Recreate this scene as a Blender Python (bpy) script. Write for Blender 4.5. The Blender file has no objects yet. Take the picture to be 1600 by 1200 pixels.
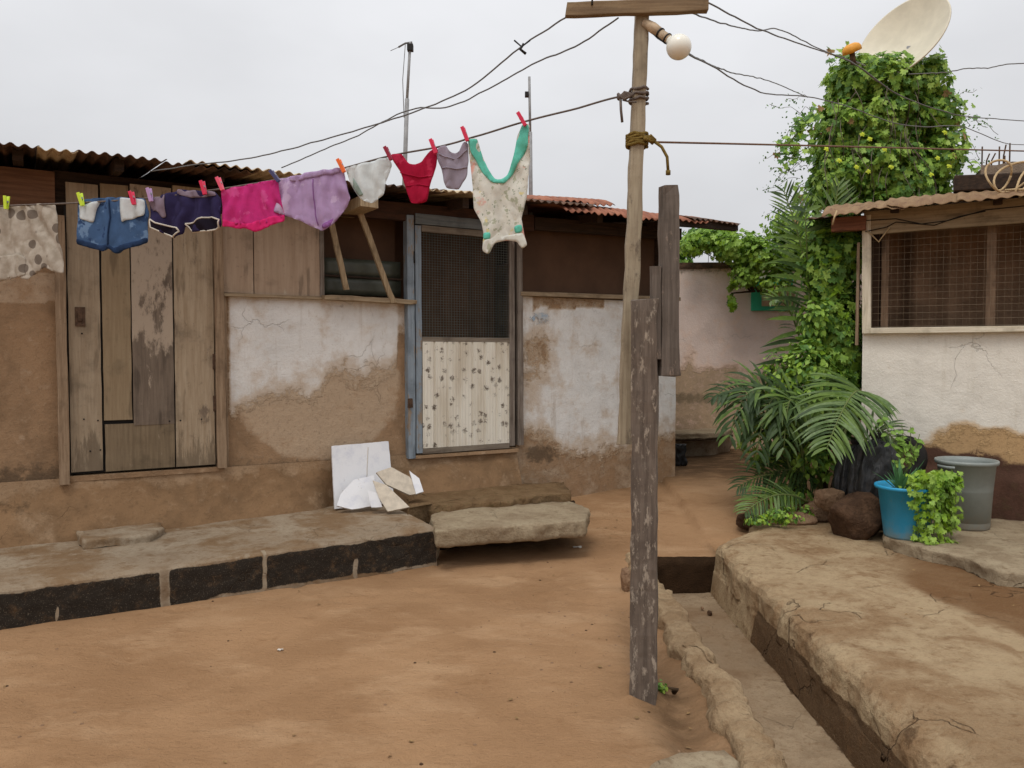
import bpy, bmesh, math, random
from mathutils import Vector, Matrix, noise
from mathutils.geometry import delaunay_2d_cdt

random.seed(11)
SC = bpy.context.scene
COL = SC.collection
R = math.radians

# ------------------------------------------------------------------ camera
EYE = Vector((0, 0, 1.55))
PITCH = R(-2.06)
F = 1250.0
cam_d = bpy.data.cameras.new("camera")
cam_d.sensor_width = 36.0
cam_d.lens = 36.0 * F / 1600.0
cam_d.clip_start = 0.05
cam_d.clip_end = 3000
cam = bpy.data.objects.new("camera", cam_d)
COL.objects.link(cam)
cam.location = EYE
cam.rotation_euler = (R(90) + PITCH, 0, 0)
SC.camera = cam
CP, SP = math.cos(PITCH), math.sin(PITCH)


def ray(px, py):
    a, b = (px - 800) / F, -(py - 600) / F
    return Vector((a, CP - b * SP, SP + b * CP))


def at(px, py, Y):                                   # surveyed point at distance Y
    d = ray(px, py)
    return EYE + d * (Y / d.y)


def onz(px, py, z):
    d = ray(px, py)
    return EYE + d * ((z - EYE.z) / d.z)


def proj(P):
    q = P - EYE
    f = q.y * CP + q.z * SP
    u = -q.y * SP + q.z * CP
    return 800 + F * q.x / f, 600 - F * u / f


def S(r, g, b, k=1.0):
    def c(v):
        v /= 255.0
        return (v / 12.92 if v <= .04045 else ((v + .055) / 1.055) ** 2.4) * k
    return (min(c(r), .9), min(c(g), .9), min(c(b), .9), 1)


# ------------------------------------------------------------------ object helpers
def link(o, parent=None):
    COL.objects.link(o)
    if parent is not None:
        o.parent = parent
    return o


def tag(o, label=None, cat=None, group=None, kind=None):
    if label: o["label"] = label
    if cat: o["category"] = cat
    if group: o["group"] = group
    if kind: o["kind"] = kind
    return o


def thing(name, loc, rz, label, cat, group=None):
    o = bpy.data.objects.new(name, None)
    o.empty_display_size = .1
    link(o)
    o.location = loc
    o.rotation_euler = (0, 0, rz)
    return tag(o, label, cat, group)


def copy_tree(o, parent=None):
    c = o.copy()
    COL.objects.link(c)
    if parent is not None: c.parent = parent
    for ch in list(o.children): copy_tree(ch, c)
    return c


def nz(p, s=1.0, o=0.0):
    return noise.noise(Vector((p[0] * s + o, p[1] * s + o * .7, p[2] * s - o)))


def fbm(x, y, z=0.0, s=1.0, n=4):
    v, a, t = 0, 1, 0
    for i in range(n):
        v += a * noise.noise(Vector((x * s, y * s, z * s + i * 7.3)))
        t += a; a *= .5; s *= 2.1
    return v / t


def sst(a, b, x):
    if a == b: return float(x > a)
    t = max(0, min(1, (x - a) / (b - a)))
    return t * t * (3 - 2 * t)


def interp(pts, x):
    if x <= pts[0][0]: return pts[0][1]
    for (a, b), (c, d) in zip(pts, pts[1:]):
        if x <= c: return b + (d - b) * (x - a) / (c - a)
    return pts[-1][1]


class MB:
    def __init__(s): s.v, s.f, s.m, s.a, s.sm = [], [], [], [], []

    def vert(s, p, a=None):
        s.v.append(tuple(p)); s.a.append(a or (0, 0, 0, 1)); return len(s.v) - 1

    def face(s, ids, m=0, sm=False): s.f.append(tuple(ids)); s.m.append(m); s.sm.append(sm)

    def box(s, x0, x1, y0, y1, z0, z1, m=0, j=0.0):
        P = [(x, y, z) for x in (x0, x1) for y in (y0, y1) for z in (z0, z1)]
        i = [s.vert([c + random.uniform(-j, j) for c in p]) for p in P]
        for q in ((0, 1, 3, 2), (4, 6, 7, 5), (0, 4, 5, 1), (2, 3, 7, 6), (0, 2, 6, 4), (1, 5, 7, 3)):
            s.face([i[k] for k in q], m)

    def board(s, p0, p1, w, t, m=0, n=8, j=.003, w1=None, wear=0.0):
        """a sawn timber from p0 to p1; w and t are its half-width and half-thickness vectors"""
        p0, p1, w, t = Vector(p0), Vector(p1), Vector(w), Vector(t)
        w1 = Vector(w1) if w1 is not None else w
        sd = random.uniform(0, 99)
        rows = []
        L = (p1 - p0).length
        for k in range(n + 1):
            f = k / n
            c = p0.lerp(p1, f); ww = w.lerp(w1, f)
            row = []
            for a, b in ((-1, -1), (-.85, -1.06), (.85, -1.06), (1, -1), (1, 1), (.85, 1.06), (-.85, 1.06), (-1, 1)):
                q = c + ww * a + t * b
                jj = j * (1 + (wear * 3 if k in (0, n) else 0))
                q = q + Vector((nz(q, 9, sd), nz(q, 9, sd + 3), nz(q, 9, sd + 6))) * jj
                row.append(s.vert(q))
            rows.append(row)
        for k in range(n):
            for q in range(8):
                a, b = rows[k], rows[k + 1]
                s.face((a[q], a[(q + 1) % 8], b[(q + 1) % 8], b[q]), m)
        s.face(rows[0][::-1], m); s.face(rows[-1], m)

    def tube(s, pts, r, seg=8, m=0, cap=True, a=None):
        pts = [Vector(p) for p in pts]
        rs = r if isinstance(r, (list, tuple)) else [r] * len(pts)
        up = None; rings = []
        for i, p in enumerate(pts):
            t = (pts[min(i + 1, len(pts) - 1)] - pts[max(i - 1, 0)])
            if t.length < 1e-9: t = Vector((0, 0, 1))
            t.normalize()
            if up is None:
                up = t.orthogonal().normalized()
            else:
                up = up - t * up.dot(t)
                up = up.normalized() if up.length > 1e-6 else t.orthogonal().normalized()
            b = t.cross(up)
            rings.append([s.vert(p + (up * math.cos(q * 2 * math.pi / seg) + b * math.sin(q * 2 * math.pi / seg)) * rs[i], a) for q in range(seg)])
        for A, B in zip(rings, rings[1:]):
            for q in range(seg): s.face((A[q], A[(q + 1) % seg], B[(q + 1) % seg], B[q]), m, True)
        if cap: s.face(rings[0][::-1], m); s.face(rings[-1], m)

    def lathe(s, prof, seg=32, m=0, c=(0, 0, 0), wob=0.0):
        rings = []
        for r, z in prof:
            rings.append([s.vert((c[0] + r * math.cos(q * 2 * math.pi / seg) * (1 + wob * nz((math.cos(q * 6.283 / seg), math.sin(q * 6.283 / seg), z), 1.5)),
                                  c[1] + r * math.sin(q * 2 * math.pi / seg), c[2] + z)) for q in range(seg)])
        for A, B in zip(rings, rings[1:]):
            for q in range(seg): s.face((A[q], A[(q + 1) % seg], B[(q + 1) % seg], B[q]), m, True)

    def grid(s, nx, ny, fn, m=0, sm=True, skip=None, afn=None):
        ids = []
        for j in range(ny + 1):
            for i in range(nx + 1):
                p = fn(i / nx, j / ny)
                ids.append(s.vert(p, afn(p) if afn else None))
        for j in range(ny):
            for i in range(nx):
                q = (ids[j * (nx + 1) + i], ids[j * (nx + 1) + i + 1], ids[(j + 1) * (nx + 1) + i + 1], ids[(j + 1) * (nx + 1) + i])
                s.face(q, m, sm)

    def build(s, name, mats, parent=None, attr=False, solid=0, bevel=0):
        me = bpy.data.meshes.new(name)
        me.from_pydata(s.v, [], s.f)
        for mt in (mats if isinstance(mats, (list, tuple)) else [mats]): me.materials.append(mt)
        me.polygons.foreach_set("material_index", s.m)
        me.polygons.foreach_set("use_smooth", s.sm)
        if attr:
            at_ = me.attributes.new("m", "FLOAT_COLOR", "POINT")
            at_.data.foreach_set("color", [c for q in s.a for c in q])
        me.update()
        o = link(bpy.data.objects.new(name, me), parent)
        if solid:
            md = o.modifiers.new("thick", "SOLIDIFY"); md.thickness = solid; md.offset = 0
        if bevel:
            md = o.modifiers.new("edge", "BEVEL"); md.width = bevel; md.segments = 2; md.limit_method = 'ANGLE'
        return o


def place(o, loc, rz=0):
    """shift a built mesh so that its origin sits at loc (vertices keep their place)"""
    M = Matrix.Translation(loc) @ Matrix.Rotation(rz, 4, 'Z')
    o.data.transform(M.inverted())
    o.matrix_basis = M
    return o


# ------------------------------------------------------------------ materials
class G:
    def __init__(s, name):
        s.mat = bpy.data.materials.new(name); s.mat.use_nodes = True
        s.t = s.mat.node_tree; s.t.nodes.clear()
        s.tc = s.n("ShaderNodeTexCoord")
        s.co = s.tc.outputs["Object"]

    def n(s, ty, **kw):
        x = s.t.nodes.new(ty)
        for k, v in kw.items(): setattr(x, k, v)
        return x

    def set(s, sock, v):
        if hasattr(v, "is_output") or isinstance(v, bpy.types.NodeSocket): s.t.links.new(v, sock)
        elif isinstance(v, (tuple, list)) and sock.type == 'VECTOR': sock.default_value = v[:3]
        else: sock.default_value = v

    def vec(s, sc=(1, 1, 1), loc=(0, 0, 0), src=None):
        m = s.n("ShaderNodeMapping")
        s.set(m.inputs["Vector"], src or s.co)
        m.inputs["Scale"].default_value = sc; m.inputs["Location"].default_value = loc
        return m.outputs[0]

    def noise(s, scale, detail=4, rough=.55, v=None, dist=0):
        x = s.n("ShaderNodeTexNoise")
        s.set(x.inputs["Vector"], v or s.co)
        x.inputs["Scale"].default_value = scale; x.inputs["Detail"].default_value = detail
        x.inputs["Roughness"].default_value = rough; x.inputs["Distortion"].default_value = dist
        return x.outputs["Fac"]

    def voro(s, scale, v=None, feat='F1'):
        x = s.n("ShaderNodeTexVoronoi", feature=feat)
        s.set(x.inputs["Vector"], v or s.co); x.inputs["Scale"].default_value = scale
        return x.outputs["Distance"]

    def ramp(s, f, a, b, lo=0.0, hi=1.0):
        x = s.n("ShaderNodeMapRange", interpolation_type='SMOOTHSTEP')
        s.set(x.inputs["Value"], f)
        x.inputs["From Min"].default_value = a; x.inputs["From Max"].default_value = b
        x.inputs["To Min"].default_value = lo; x.inputs["To Max"].default_value = hi
        return x.outputs["Result"]

    def math(s, op, a, b=0.0):
        x = s.n("ShaderNodeMath", operation=op)
        s.set(x.inputs[0], a); s.set(x.inputs[1], b)
        return x.outputs[0]

    def mix(s, f, a, b, mode='MIX'):
        x = s.n("ShaderNodeMix", data_type='RGBA', blend_type=mode)
        s.set(x.inputs[0], f); s.set(x.inputs[6], a); s.set(x.inputs[7], b)
        return x.outputs[2]

    def attr(s):
        x = s.n("ShaderNodeAttribute", attribute_name="m")
        y = s.n("ShaderNodeSeparateColor")
        s.t.links.new(x.outputs["Color"], y.inputs[0])
        return y.outputs[0], y.outputs[1], y.outputs[2]

    def cracks(s, scale, width=.02, mask_at=.5, seed=0):
        nv = s.n("ShaderNodeTexNoise"); s.set(nv.inputs["Vector"], s.co); nv.inputs["Scale"].default_value = scale * 2; nv.inputs["Detail"].default_value = 5
        mv = s.n("ShaderNodeVectorMath", operation='MULTIPLY_ADD'); s.t.links.new(nv.outputs["Color"], mv.inputs[0]); mv.inputs[1].default_value = (.6 / scale,) * 3; s.t.links.new(s.co, mv.inputs[2])
        d = s.voro(scale, mv.outputs[0], 'DISTANCE_TO_EDGE')
        return s.math('MULTIPLY', s.ramp(d, 0, width, 1, 0), s.ramp(s.noise(scale * .8, 3, .5, s.vec(loc=(seed, 2, 5))), mask_at, mask_at + .08))

    def xyz(s):
        y = s.n("ShaderNodeSeparateXYZ"); s.t.links.new(s.co, y.inputs[0])
        return y.outputs[0], y.outputs[1], y.outputs[2]

    def rnd(s): return s.n("ShaderNodeObjectInfo").outputs["Random"]

    def out(s, col, rough=.85, h=None, hs=.5, hd=.01, spec=.3, trans=0.0, metal=0.0, alpha=None):
        b = s.n("ShaderNodeBsdfPrincipled")
        s.set(b.inputs["Base Color"], col); s.set(b.inputs["Roughness"], rough)
        b.inputs["Specular IOR Level"].default_value = spec; b.inputs["Metallic"].default_value = metal
        if h is not None:
            u = s.n("ShaderNodeBump"); u.inputs["Strength"].default_value = hs; u.inputs["Distance"].default_value = hd
            s.set(u.inputs["Height"], h); s.t.links.new(u.outputs[0], b.inputs["Normal"])
        o = s.n("ShaderNodeOutputMaterial")
        sh = b.outputs[0]
        if trans:
            tr = s.n("ShaderNodeBsdfTranslucent"); s.set(tr.inputs["Color"], col)
            mx = s.n("ShaderNodeMixShader"); mx.inputs[0].default_value = trans
            s.t.links.new(sh, mx.inputs[1]); s.t.links.new(tr.outputs[0], mx.inputs[2]); sh = mx.outputs[0]
        s.t.links.new(sh, o.inputs["Surface"])
        return s.mat


def m_wood(name, c1, c2, axis='z', peel=None, peel_at=.55, grain=1.0, rough=.85, low=None, zpeel=None, psc=9):
    g = G(name)
    st = {'z': (1, 1, .06), 'x': (.06, 1, 1), 'y': (1, .06, 1)}[axis]
    v = g.vec(st)
    n1 = g.noise(55 * grain, 5, .65, v)
    n2 = g.noise(5, 4, .6)
    big = g.noise(14, 3, .5, g.vec([a if a < 1 else 1 for a in (st[0] * 3 if st[0] < 1 else 1, st[1], st[2] * 3 if st[2] < 1 else 1)]))
    c = g.mix(g.ramp(n1, .3, .7), c1, c2)
    dk = tuple(x * .45 for x in c2[:3]) + (1,)
    c = g.mix(g.ramp(n2, .5, .75, 0, .55), c, dk)
    c = g.mix(g.ramp(big, .62, .72, 0, .6), c, dk)
    h = n1
    if peel:
        pn = g.noise(psc, 9, .74, g.vec([x if x == 1 else .35 for x in st]))
        if zpeel: pn = g.math('ADD', pn, g.ramp(g.xyz()[2], zpeel - .15, zpeel + .4, -.12, .06))
        pf = g.ramp(pn, peel_at - .03, peel_at + .07)
        c = g.mix(pf, c, peel)
        h = g.math('ADD', n1, g.math('MULTIPLY', pf, .8))
    if low:                                   # rain splash and rot climbing the foot of the plank
        ln = g.math('ADD', g.math('MULTIPLY', g.noise(20, 6, .75, g.vec((1, 1, .12))), 1.5), g.xyz()[2])
        c = g.mix(g.ramp(ln, low + .48, low + .72, .8, 0), c, tuple(x * .5 for x in c2[:3]) + (1,))
    c = g.mix(g.ramp(g.noise(28, 7, .75), .56, .72, 0, .45), c, dk)
    return g.out(c, rough, h, .5, .004)


def m_plain(name, c, rough=.6, var=.25, scale=12, spec=.3, bump=.15, trans=0.0, metal=0.0, bd=.004):
    g = G(name)
    n = g.noise(scale, 5, .6)
    c2 = tuple(x * (1 - var) for x in c[:3]) + (1,)
    n2 = g.noise(scale * 9, 3, .6)
    return g.out(g.mix(g.ramp(n, .3, .7), c, c2), rough, n2, bump, bd, spec, trans, metal)


def m_cloth(name, c, c2=None, weave=1.0, trans=.25, blot=None):
    g = G(name)
    n = g.noise(25, 4, .6)
    c2 = tuple(x * .86 for x in c[:3]) + (1,)
    col = g.mix(g.ramp(n, .35, .7), c, c2)
    if blot:
        for cc, sc, a in blot:
            nn = g.noise(sc, 4, .6, g.vec(loc=(sc * 1.7, sc, 3)))
            col = g.mix(g.ramp(nn, a, a + .05), col, cc)
    w = g.noise(500, 2, .5)
    return g.out(col, .9, w, .25 * weave, .002, .15, trans)


def m_leaf(name, c, c2, rough=.5, trans=.3):
    g = G(name)
    n = g.noise(3.0, 4, .6)
    n2 = g.noise(40, 2, .5)
    col = g.mix(g.ramp(n, .35, .65), c, c2)
    col = g.mix(g.ramp(n2, .4, .7, 0, .4), col, tuple(x * 1.5 for x in c[:3]) + (1,))
    return g.out(col, rough, None, trans=trans, spec=.35)


def m_rust(name, c1, c2, c3, st=(1, .15, 1)):
    g = G(name)
    n = g.noise(7, 6, .65, g.vec(st)); n2 = g.noise(22, 5, .7, g.vec(st))
    c = g.mix(g.ramp(n, .35, .65), c1, c2)
    c = g.mix(g.ramp(n2, .5, .68), c, c3)
    return g.out(c, .8, n2, .3, .004, .3)


M = {}
# ground: trodden laterite
g = G("laterite")
a1, a2, a3 = g.attr()
n1 = g.noise(.9, 6, .6, dist=.6); n2 = g.noise(7, 6, .65, g.vec((.55, 1.2, 1))); n3 = g.noise(60, 4, .7)
n4 = g.noise(2.6, 5, .6, g.vec((.6, 1, 1), (4, 2, 0)))
c = g.mix(g.ramp(n1, .35, .65), S(168, 132, 97), S(151, 116, 83))
c = g.mix(g.ramp(n4, .48, .68, 0, .65), c, S(182, 148, 113))
c = g.mix(g.ramp(n2, .55, .75, 0, .5), c, S(132, 96, 63))
c = g.mix(g.ramp(n3, .58, .72, 0, .3), c, S(92, 68, 46))
c = g.mix(g.ramp(g.noise(120, 2, .5), .68, .74, 0, .6), c, S(190, 158, 122))
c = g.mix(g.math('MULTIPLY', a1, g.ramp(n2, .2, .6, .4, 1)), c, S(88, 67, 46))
sw = g.noise(20, 5, .62, g.vec((.8, 1.2, 1), (2, 7, 0)), 1.6)
c = g.mix(g.ramp(sw, .56, .76, 0, .22), c, S(132, 96, 64))
c = g.mix(g.ramp(g.voro(5.5, g.vec((1, .6, 1))), .0, .16, .4, 0), c, S(136, 100, 68))
c = g.mix(g.ramp(g.noise(300, 3, .7), .56, .72, 0, .45), c, S(124, 90, 62))
h = g.math('ADD', g.math('MULTIPLY', n2, .6), g.math('MULTIPLY', n3, .3))
h = g.math('ADD', h, g.math('MULTIPLY', sw, .35))
h = g.math('ADD', h, g.math('MULTIPLY', g.noise(260, 3, .7), .12))
M['ground'] = g.out(c, .95, h, .95, .035, .15)

# earth render of the platform, kerb and terrace
def m_earth(name, base, pale, dark, soil, s=1.0, bump=.6):
    g = G(name)
    a1, a2, a3 = g.attr()
    n1 = g.noise(2.2 * s, 7, .62, dist=.4); n2 = g.noise(9 * s, 7, .68); n3 = g.noise(70, 4, .7)
    c = g.mix(g.ramp(n1, .36, .62), base, pale)
    c = g.mix(g.ramp(n2, .52, .7, 0, .7), c, soil)
    c = g.mix(g.ramp(g.noise(5 * s, 8, .7, g.vec(loc=(3, 1, 8))), .54, .68, 0, .7), c, pale)
    c = g.mix(g.ramp(g.noise(26 * s, 6, .75, g.vec(loc=(1, 5, 2))), .5, .68, 0, .4), c, soil)
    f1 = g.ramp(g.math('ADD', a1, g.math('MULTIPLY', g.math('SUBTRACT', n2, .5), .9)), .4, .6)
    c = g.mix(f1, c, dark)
    f2 = g.ramp(g.math('ADD', a2, g.math('MULTIPLY', g.math('SUBTRACT', n2, .5), 1.6)), .3, .8)
    c = g.mix(g.math('MULTIPLY', f2, .85), c, pale)
    f3 = g.ramp(g.math('ADD', a3, g.math('MULTIPLY', g.math('SUBTRACT', n1, .5), 1.3)), .25, .8)
    c = g.mix(f3, c, soil)
    c = g.mix(g.ramp(g.noise(11 * s, 6, .7, g.vec(loc=(7, 7, 1))), .5, .74, 0, .5), c, soil)
    c = g.mix(g.ramp(n3, .55, .75, 0, .3), c, dark)
    c = g.mix(g.ramp(g.noise(150, 3, .7), .58, .7, 0, .4), c, pale)
    ck = g.cracks(1.3 * s, .008, .52)
    c = g.mix(g.math('MULTIPLY', ck, .28), c, tuple(x * .4 for x in soil[:3]) + (1,))
    h = g.math('ADD', n2, g.math('MULTIPLY', n3, .3))
    h = g.math('ADD', h, g.math('MULTIPLY', g.noise(190, 3, .75), .15))
    h = g.math('SUBTRACT', h, g.math('MULTIPLY', ck, .8))
    return g.out(c, .95, h, bump, .035, .15)


M['platform'] = m_earth("platform_render", S(146, 118, 87), S(178, 155, 122), S(98, 76, 54), S(120, 88, 58), 1.25, 1.0)
M['kerb'] = m_earth("kerb_stone", S(146, 120, 90), S(172, 148, 116), S(92, 70, 50), S(126, 97, 69), 2.0, 1.0)
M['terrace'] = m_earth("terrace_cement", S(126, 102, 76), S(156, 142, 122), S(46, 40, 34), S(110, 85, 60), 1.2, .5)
M['slab'] = m_earth("old_concrete", S(144, 126, 102), S(166, 150, 124), S(74, 60, 46), S(122, 102, 78), 2.0, .8)
M['bed'] = m_earth("drain_bed", S(138, 118, 94), S(156, 136, 110), S(84, 66, 48), S(120, 95, 70), 2.0, .6)
M['ledge'] = m_earth("mossy_ledge", S(122, 95, 67), S(138, 112, 82), S(58, 46, 32), S(100, 86, 54), 3.0, 1.0)
M['drainwall'] = m_plain("dark_mud", S(58, 42, 28), .95, .4, 9, .1, .6, bd=.02)

# painted and eroded mud walls: m.r paint, m.g pale render, m.b damp
def m_wall(name, paint, render, mud, damp, edge):
    g = G(name)
    a1, a2, a3 = g.attr()
    n1 = g.noise(3, 7, .65, dist=.3); n2 = g.noise(13, 7, .7); n3 = g.noise(60, 4, .7)
    drip = g.noise(10, 4, .6, g.vec((1, 1, .08)))
    c = g.mix(g.ramp(n1, .38, .64), mud, tuple(x * .72 for x in mud[:3]) + (1,))
    c = g.mix(g.ramp(n2, .55, .72, 0, .45), c, render)
    f2 = g.ramp(g.math('ADD', a2, g.math('ADD', g.math('MULTIPLY', g.math('SUBTRACT', n1, .5), 1.3), g.math('MULTIPLY', g.math('SUBTRACT', n2, .5), .6))), .34, .7)
    c = g.mix(g.math('MULTIPLY', f2, .8), c, render)
    c = g.mix(g.ramp(g.noise(30, 6, .75), .5, .7, 0, .35), c, damp)
    mm = g.math('ADD', g.math('MULTIPLY', g.math('SUBTRACT', n2, .5), .75), g.math('MULTIPLY', g.math('SUBTRACT', n1, .5), .5))
    pf0 = g.math('ADD', a1, mm)
    fine = g.noise(48, 5, .75)
    big = g.noise(5.5, 6, .62, g.vec(loc=(2, 0, 9)))
    pf1 = g.math('ADD', pf0, g.math('ADD', g.math('MULTIPLY', g.math('SUBTRACT', fine, .5), .55), g.math('MULTIPLY', g.math('SUBTRACT', big, .5), 1.1)))
    coat = g.ramp(pf1, .26, .40)
    c = g.mix(g.math('MULTIPLY', coat, .7), c, render)
    pf = g.ramp(pf1, .42, .60)
    pc = g.mix(g.ramp(n1, .4, .7, 0, .6), paint, tuple(x * .82 for x in paint[:3]) + (1,))
    pc = g.mix(g.ramp(drip, .56, .74, 0, .45), pc, edge)
    pc = g.mix(g.ramp(g.noise(34, 6, .75), .62, .68, 0, .55), pc, edge)
    wash = g.ramp(g.math('ADD', a1, g.math('MULTIPLY', g.math('SUBTRACT', big, .5), 1.6)), .55, 1.05, .75, 0)
    pc = g.mix(wash, pc, render)
    pc = g.mix(g.ramp(g.noise(16, 7, .78, g.vec((1, 1, .45))), .55, .72, 0, .5), pc, edge)
    c = g.mix(pf, c, pc)
    ck = g.cracks(1.7, .007, .54, 4)
    c = g.mix(g.math('MULTIPLY', ck, .28), c, damp)
    c = g.mix(g.ramp(g.noise(120, 3, .7), .64, .72, 0, .5), c, damp)
    f3 = g.ramp(g.math('ADD', a3, g.math('MULTIPLY', g.math('SUBTRACT', n2, .5), .9)), .42, .62)
    c = g.mix(g.math('MULTIPLY', f3, .85), c, damp)
    h = g.math('ADD', g.math('MULTIPLY', g.math('ADD', pf, coat), .3), g.math('ADD', g.math('MULTIPLY', n2, .6), g.math('MULTIPLY', n3, .25)))
    h = g.math('SUBTRACT', h, g.math('MULTIPLY', ck, .25))
    return g.out(c, .93, h, .7, .022, .15)


M['wall'] = m_wall("limewashed_mud", S(222, 220, 216), S(184, 162, 137), S(156, 127, 98), S(92, 76, 60), S(170, 154, 136))
M['wall_r'] = m_wall("limewash_on_block", S(228, 222, 210), S(196, 162, 118), S(92, 66, 54), S(60, 44, 35), S(196, 186, 166))
M['wall_p'] = m_wall("pink_wash", S(250, 222, 210), S(246, 212, 190), S(206, 178, 148), S(136, 120, 96), S(230, 198, 178))

M['wallfoot'] = m_wall("worn_mud_foot", S(200, 190, 175), S(162, 136, 108), S(138, 109, 80), S(82, 64, 46), S(144, 122, 100))
M['pl_tan'] = m_wood("plank_tan", S(158, 142, 120), S(142, 124, 102), 'z', low=1.05)
M['pl_tan2'] = m_wood("plank_ochre", S(144, 126, 100), S(132, 113, 88), 'z')
M['pl_grey'] = m_wood("plank_grey", S(120, 106, 92), S(100, 87, 75), 'z', S(166, 150, 132), .5, zpeel=1.5)
M['pl_pale'] = m_wood("plank_pale", S(168, 151, 128), S(148, 129, 105), 'z', S(116, 101, 86), .6, low=1.0)
M['pl_low'] = m_wood("plank_scuffed", S(128, 111, 88), S(108, 93, 73), 'z', S(164, 148, 126), .62)
M['jamb'] = m_wood("jamb_timber", S(152, 130, 106), S(122, 100, 78), 'z')
M['ply'] = m_wood("old_plywood", S(168, 147, 126), S(152, 130, 109), 'z', S(182, 166, 146), .62, .6)
M['sill'] = m_wood("sill_timber", S(158, 140, 114), S(126, 106, 82), 'x')
M['brace'] = m_wood("bracing_batten", S(172, 152, 122), S(134, 114, 88), 'z')
M['blue'] = m_wood("blue_painted_timber", S(140, 151, 160), S(120, 131, 141), 'z', S(140, 124, 106), .56)
M['bluex'] = m_wood("blue_painted_lintel", S(118, 124, 126), S(98, 104, 106), 'x', S(108, 92, 76), .62)
M['greyj'] = m_wood("grey_jamb", S(132, 122, 112), S(98, 86, 76), 'z', S(170, 160, 150), .66)
M['fascia'] = m_wood("rusty_brown_fascia", S(80, 53, 38), S(54, 36, 28), 'x')
M['dkwood'] = m_wood("dark_timber", S(66, 50, 38), S(42, 32, 25), 'x')  # dark brown timber for rafters, head boards and the roof beam
M['brownbd'] = m_wood("brown_boarding", S(120, 88, 66), S(96, 68, 50), 'x')
M['pole'] = m_wood("sawn_pole", S(166, 153, 130), S(138, 124, 104), 'z', S(112, 100, 86), .58)
M['arm'] = m_wood("mossy_crossarm", S(138, 116, 88), S(112, 92, 70), 'x', S(122, 116, 78), .6)
M['post'] = m_wood("weathered_post", S(110, 97, 86), S(82, 71, 62), 'z', S(152, 139, 124), .55, psc=34)
M['post2'] = m_wood("grey_board", S(110, 99, 90), S(84, 75, 67), 'z', S(150, 132, 118), .6, psc=16)
M['cream'] = m_wood("cream_painted_timber", S(222, 212, 192), S(196, 184, 160), 'z', S(150, 128, 100), .7)
M['creamx'] = m_wood("cream_painted_rail", S(222, 212, 192), S(196, 184, 160), 'x', S(150, 128, 100), .7)
M['beigex'] = m_wood("beige_fascia", S(164, 146, 118), S(138, 120, 94), 'x')
M['redend'] = m_wood("red_brown_rafter", S(134, 86, 62), S(104, 66, 48), 'x')
M['vpost'] = m_wood("veranda_post", S(140, 116, 94), S(112, 90, 72), 'z')

M['tin'] = m_rust("dark_tin", S(70, 56, 48), S(112, 84, 66), S(52, 40, 34))
M['tin_rust'] = m_rust("rusted_tin", S(160, 106, 82), S(134, 84, 64), S(104, 72, 58))
M['tin_pale'] = m_rust("pale_tin", S(206, 190, 160), S(178, 158, 128), S(142, 112, 84))
M['tin_ochre'] = m_rust("ochre_tin", S(142, 116, 84), S(120, 92, 64), S(106, 76, 56))
M['black'] = m_plain("black_iron", S(30, 27, 25), .6)
M['rustiron'] = m_plain("rusty_iron", S(92, 70, 54), .85, .5, 40)
M['greyx'] = m_wood("grey_rail", S(134, 124, 110), S(104, 92, 80), 'x', S(164, 154, 142), .64)
M['wire'] = m_plain("grey_wire", S(112, 110, 108), .6)
M['mesh'] = m_plain("screen_wire", S(98, 98, 90), .6, .3)
M['meshr'] = m_plain("rusty_wire_mesh", S(150, 134, 112), .6, .3)
M['curtain'] = m_plain("brown_curtain", S(92, 68, 52), .95, .25, 3)
M['curtain2'] = m_plain("faded_brown_curtain", S(150, 122, 98), .95, .3, 4)
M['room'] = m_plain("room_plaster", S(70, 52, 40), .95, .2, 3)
M['glass_old'] = m_plain("dusty_green_glass", S(74, 76, 64), .45, .5, 5, .4)
M['rope'] = m_plain("dark_rope", S(112, 100, 92), .9, .4, 60)
M['rope_o'] = m_plain("olive_rope", S(132, 110, 58), .95, .4, 90, .1, .6)
M['rope_b'] = m_plain("brown_rope", S(126, 98, 80), .9, .4, 60)
M['rope_p'] = m_plain("pale_rope", S(196, 170, 130), .9, .3, 60)
M['rope_k'] = m_plain("tarred_rope", S(58, 50, 46), .9, .4, 60)
M['steel'] = m_plain("dull_steel", S(150, 150, 150), .5, .3, 20, .4)
M['bulb'] = m_plain("milky_bulb", S(236, 234, 222), .2, .06, 6, .5, .02)
M['holder'] = m_plain("grubby_plastic", S(196, 172, 142), .55, .4, 30)
M['dish'] = m_plain("dish_enamel", S(222, 214, 192), .45, .14, 5, .4, .03)
M['orange'] = m_plain("orange_plastic", S(226, 158, 56), .5, .2, 20)
g = G("blue_plastic"); n = g.noise(6, 6, .65); z_ = g.xyz()[2]
c = g.mix(g.ramp(n, .4, .7, 0, .5), S(40, 150, 194), tuple(x * .72 for x in S(40, 150, 194)[:3]) + (1,))
c = g.mix(g.ramp(g.math('ADD', z_, g.math('MULTIPLY', g.noise(12, 6, .7), .35)), .12, .34, .8, .0), c, S(120, 128, 120))
c = g.mix(g.ramp(g.noise(60, 5, .8, g.vec((1, 1, .25))), .58, .7, 0, .5), c, S(120, 128, 120))
M['bluepl'] = g.out(c, .42, n, .1, .004, .5)
g = G("grey_plastic"); n = g.noise(6, 6, .65); z_ = g.xyz()[2]
c = g.mix(g.ramp(n, .4, .7, 0, .5), S(140, 146, 142), tuple(x * .72 for x in S(140, 146, 142)[:3]) + (1,))
c = g.mix(g.ramp(g.math('ADD', z_, g.math('MULTIPLY', g.noise(12, 6, .7), .35)), .12, .34, .8, .0), c, S(132, 118, 98))
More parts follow.
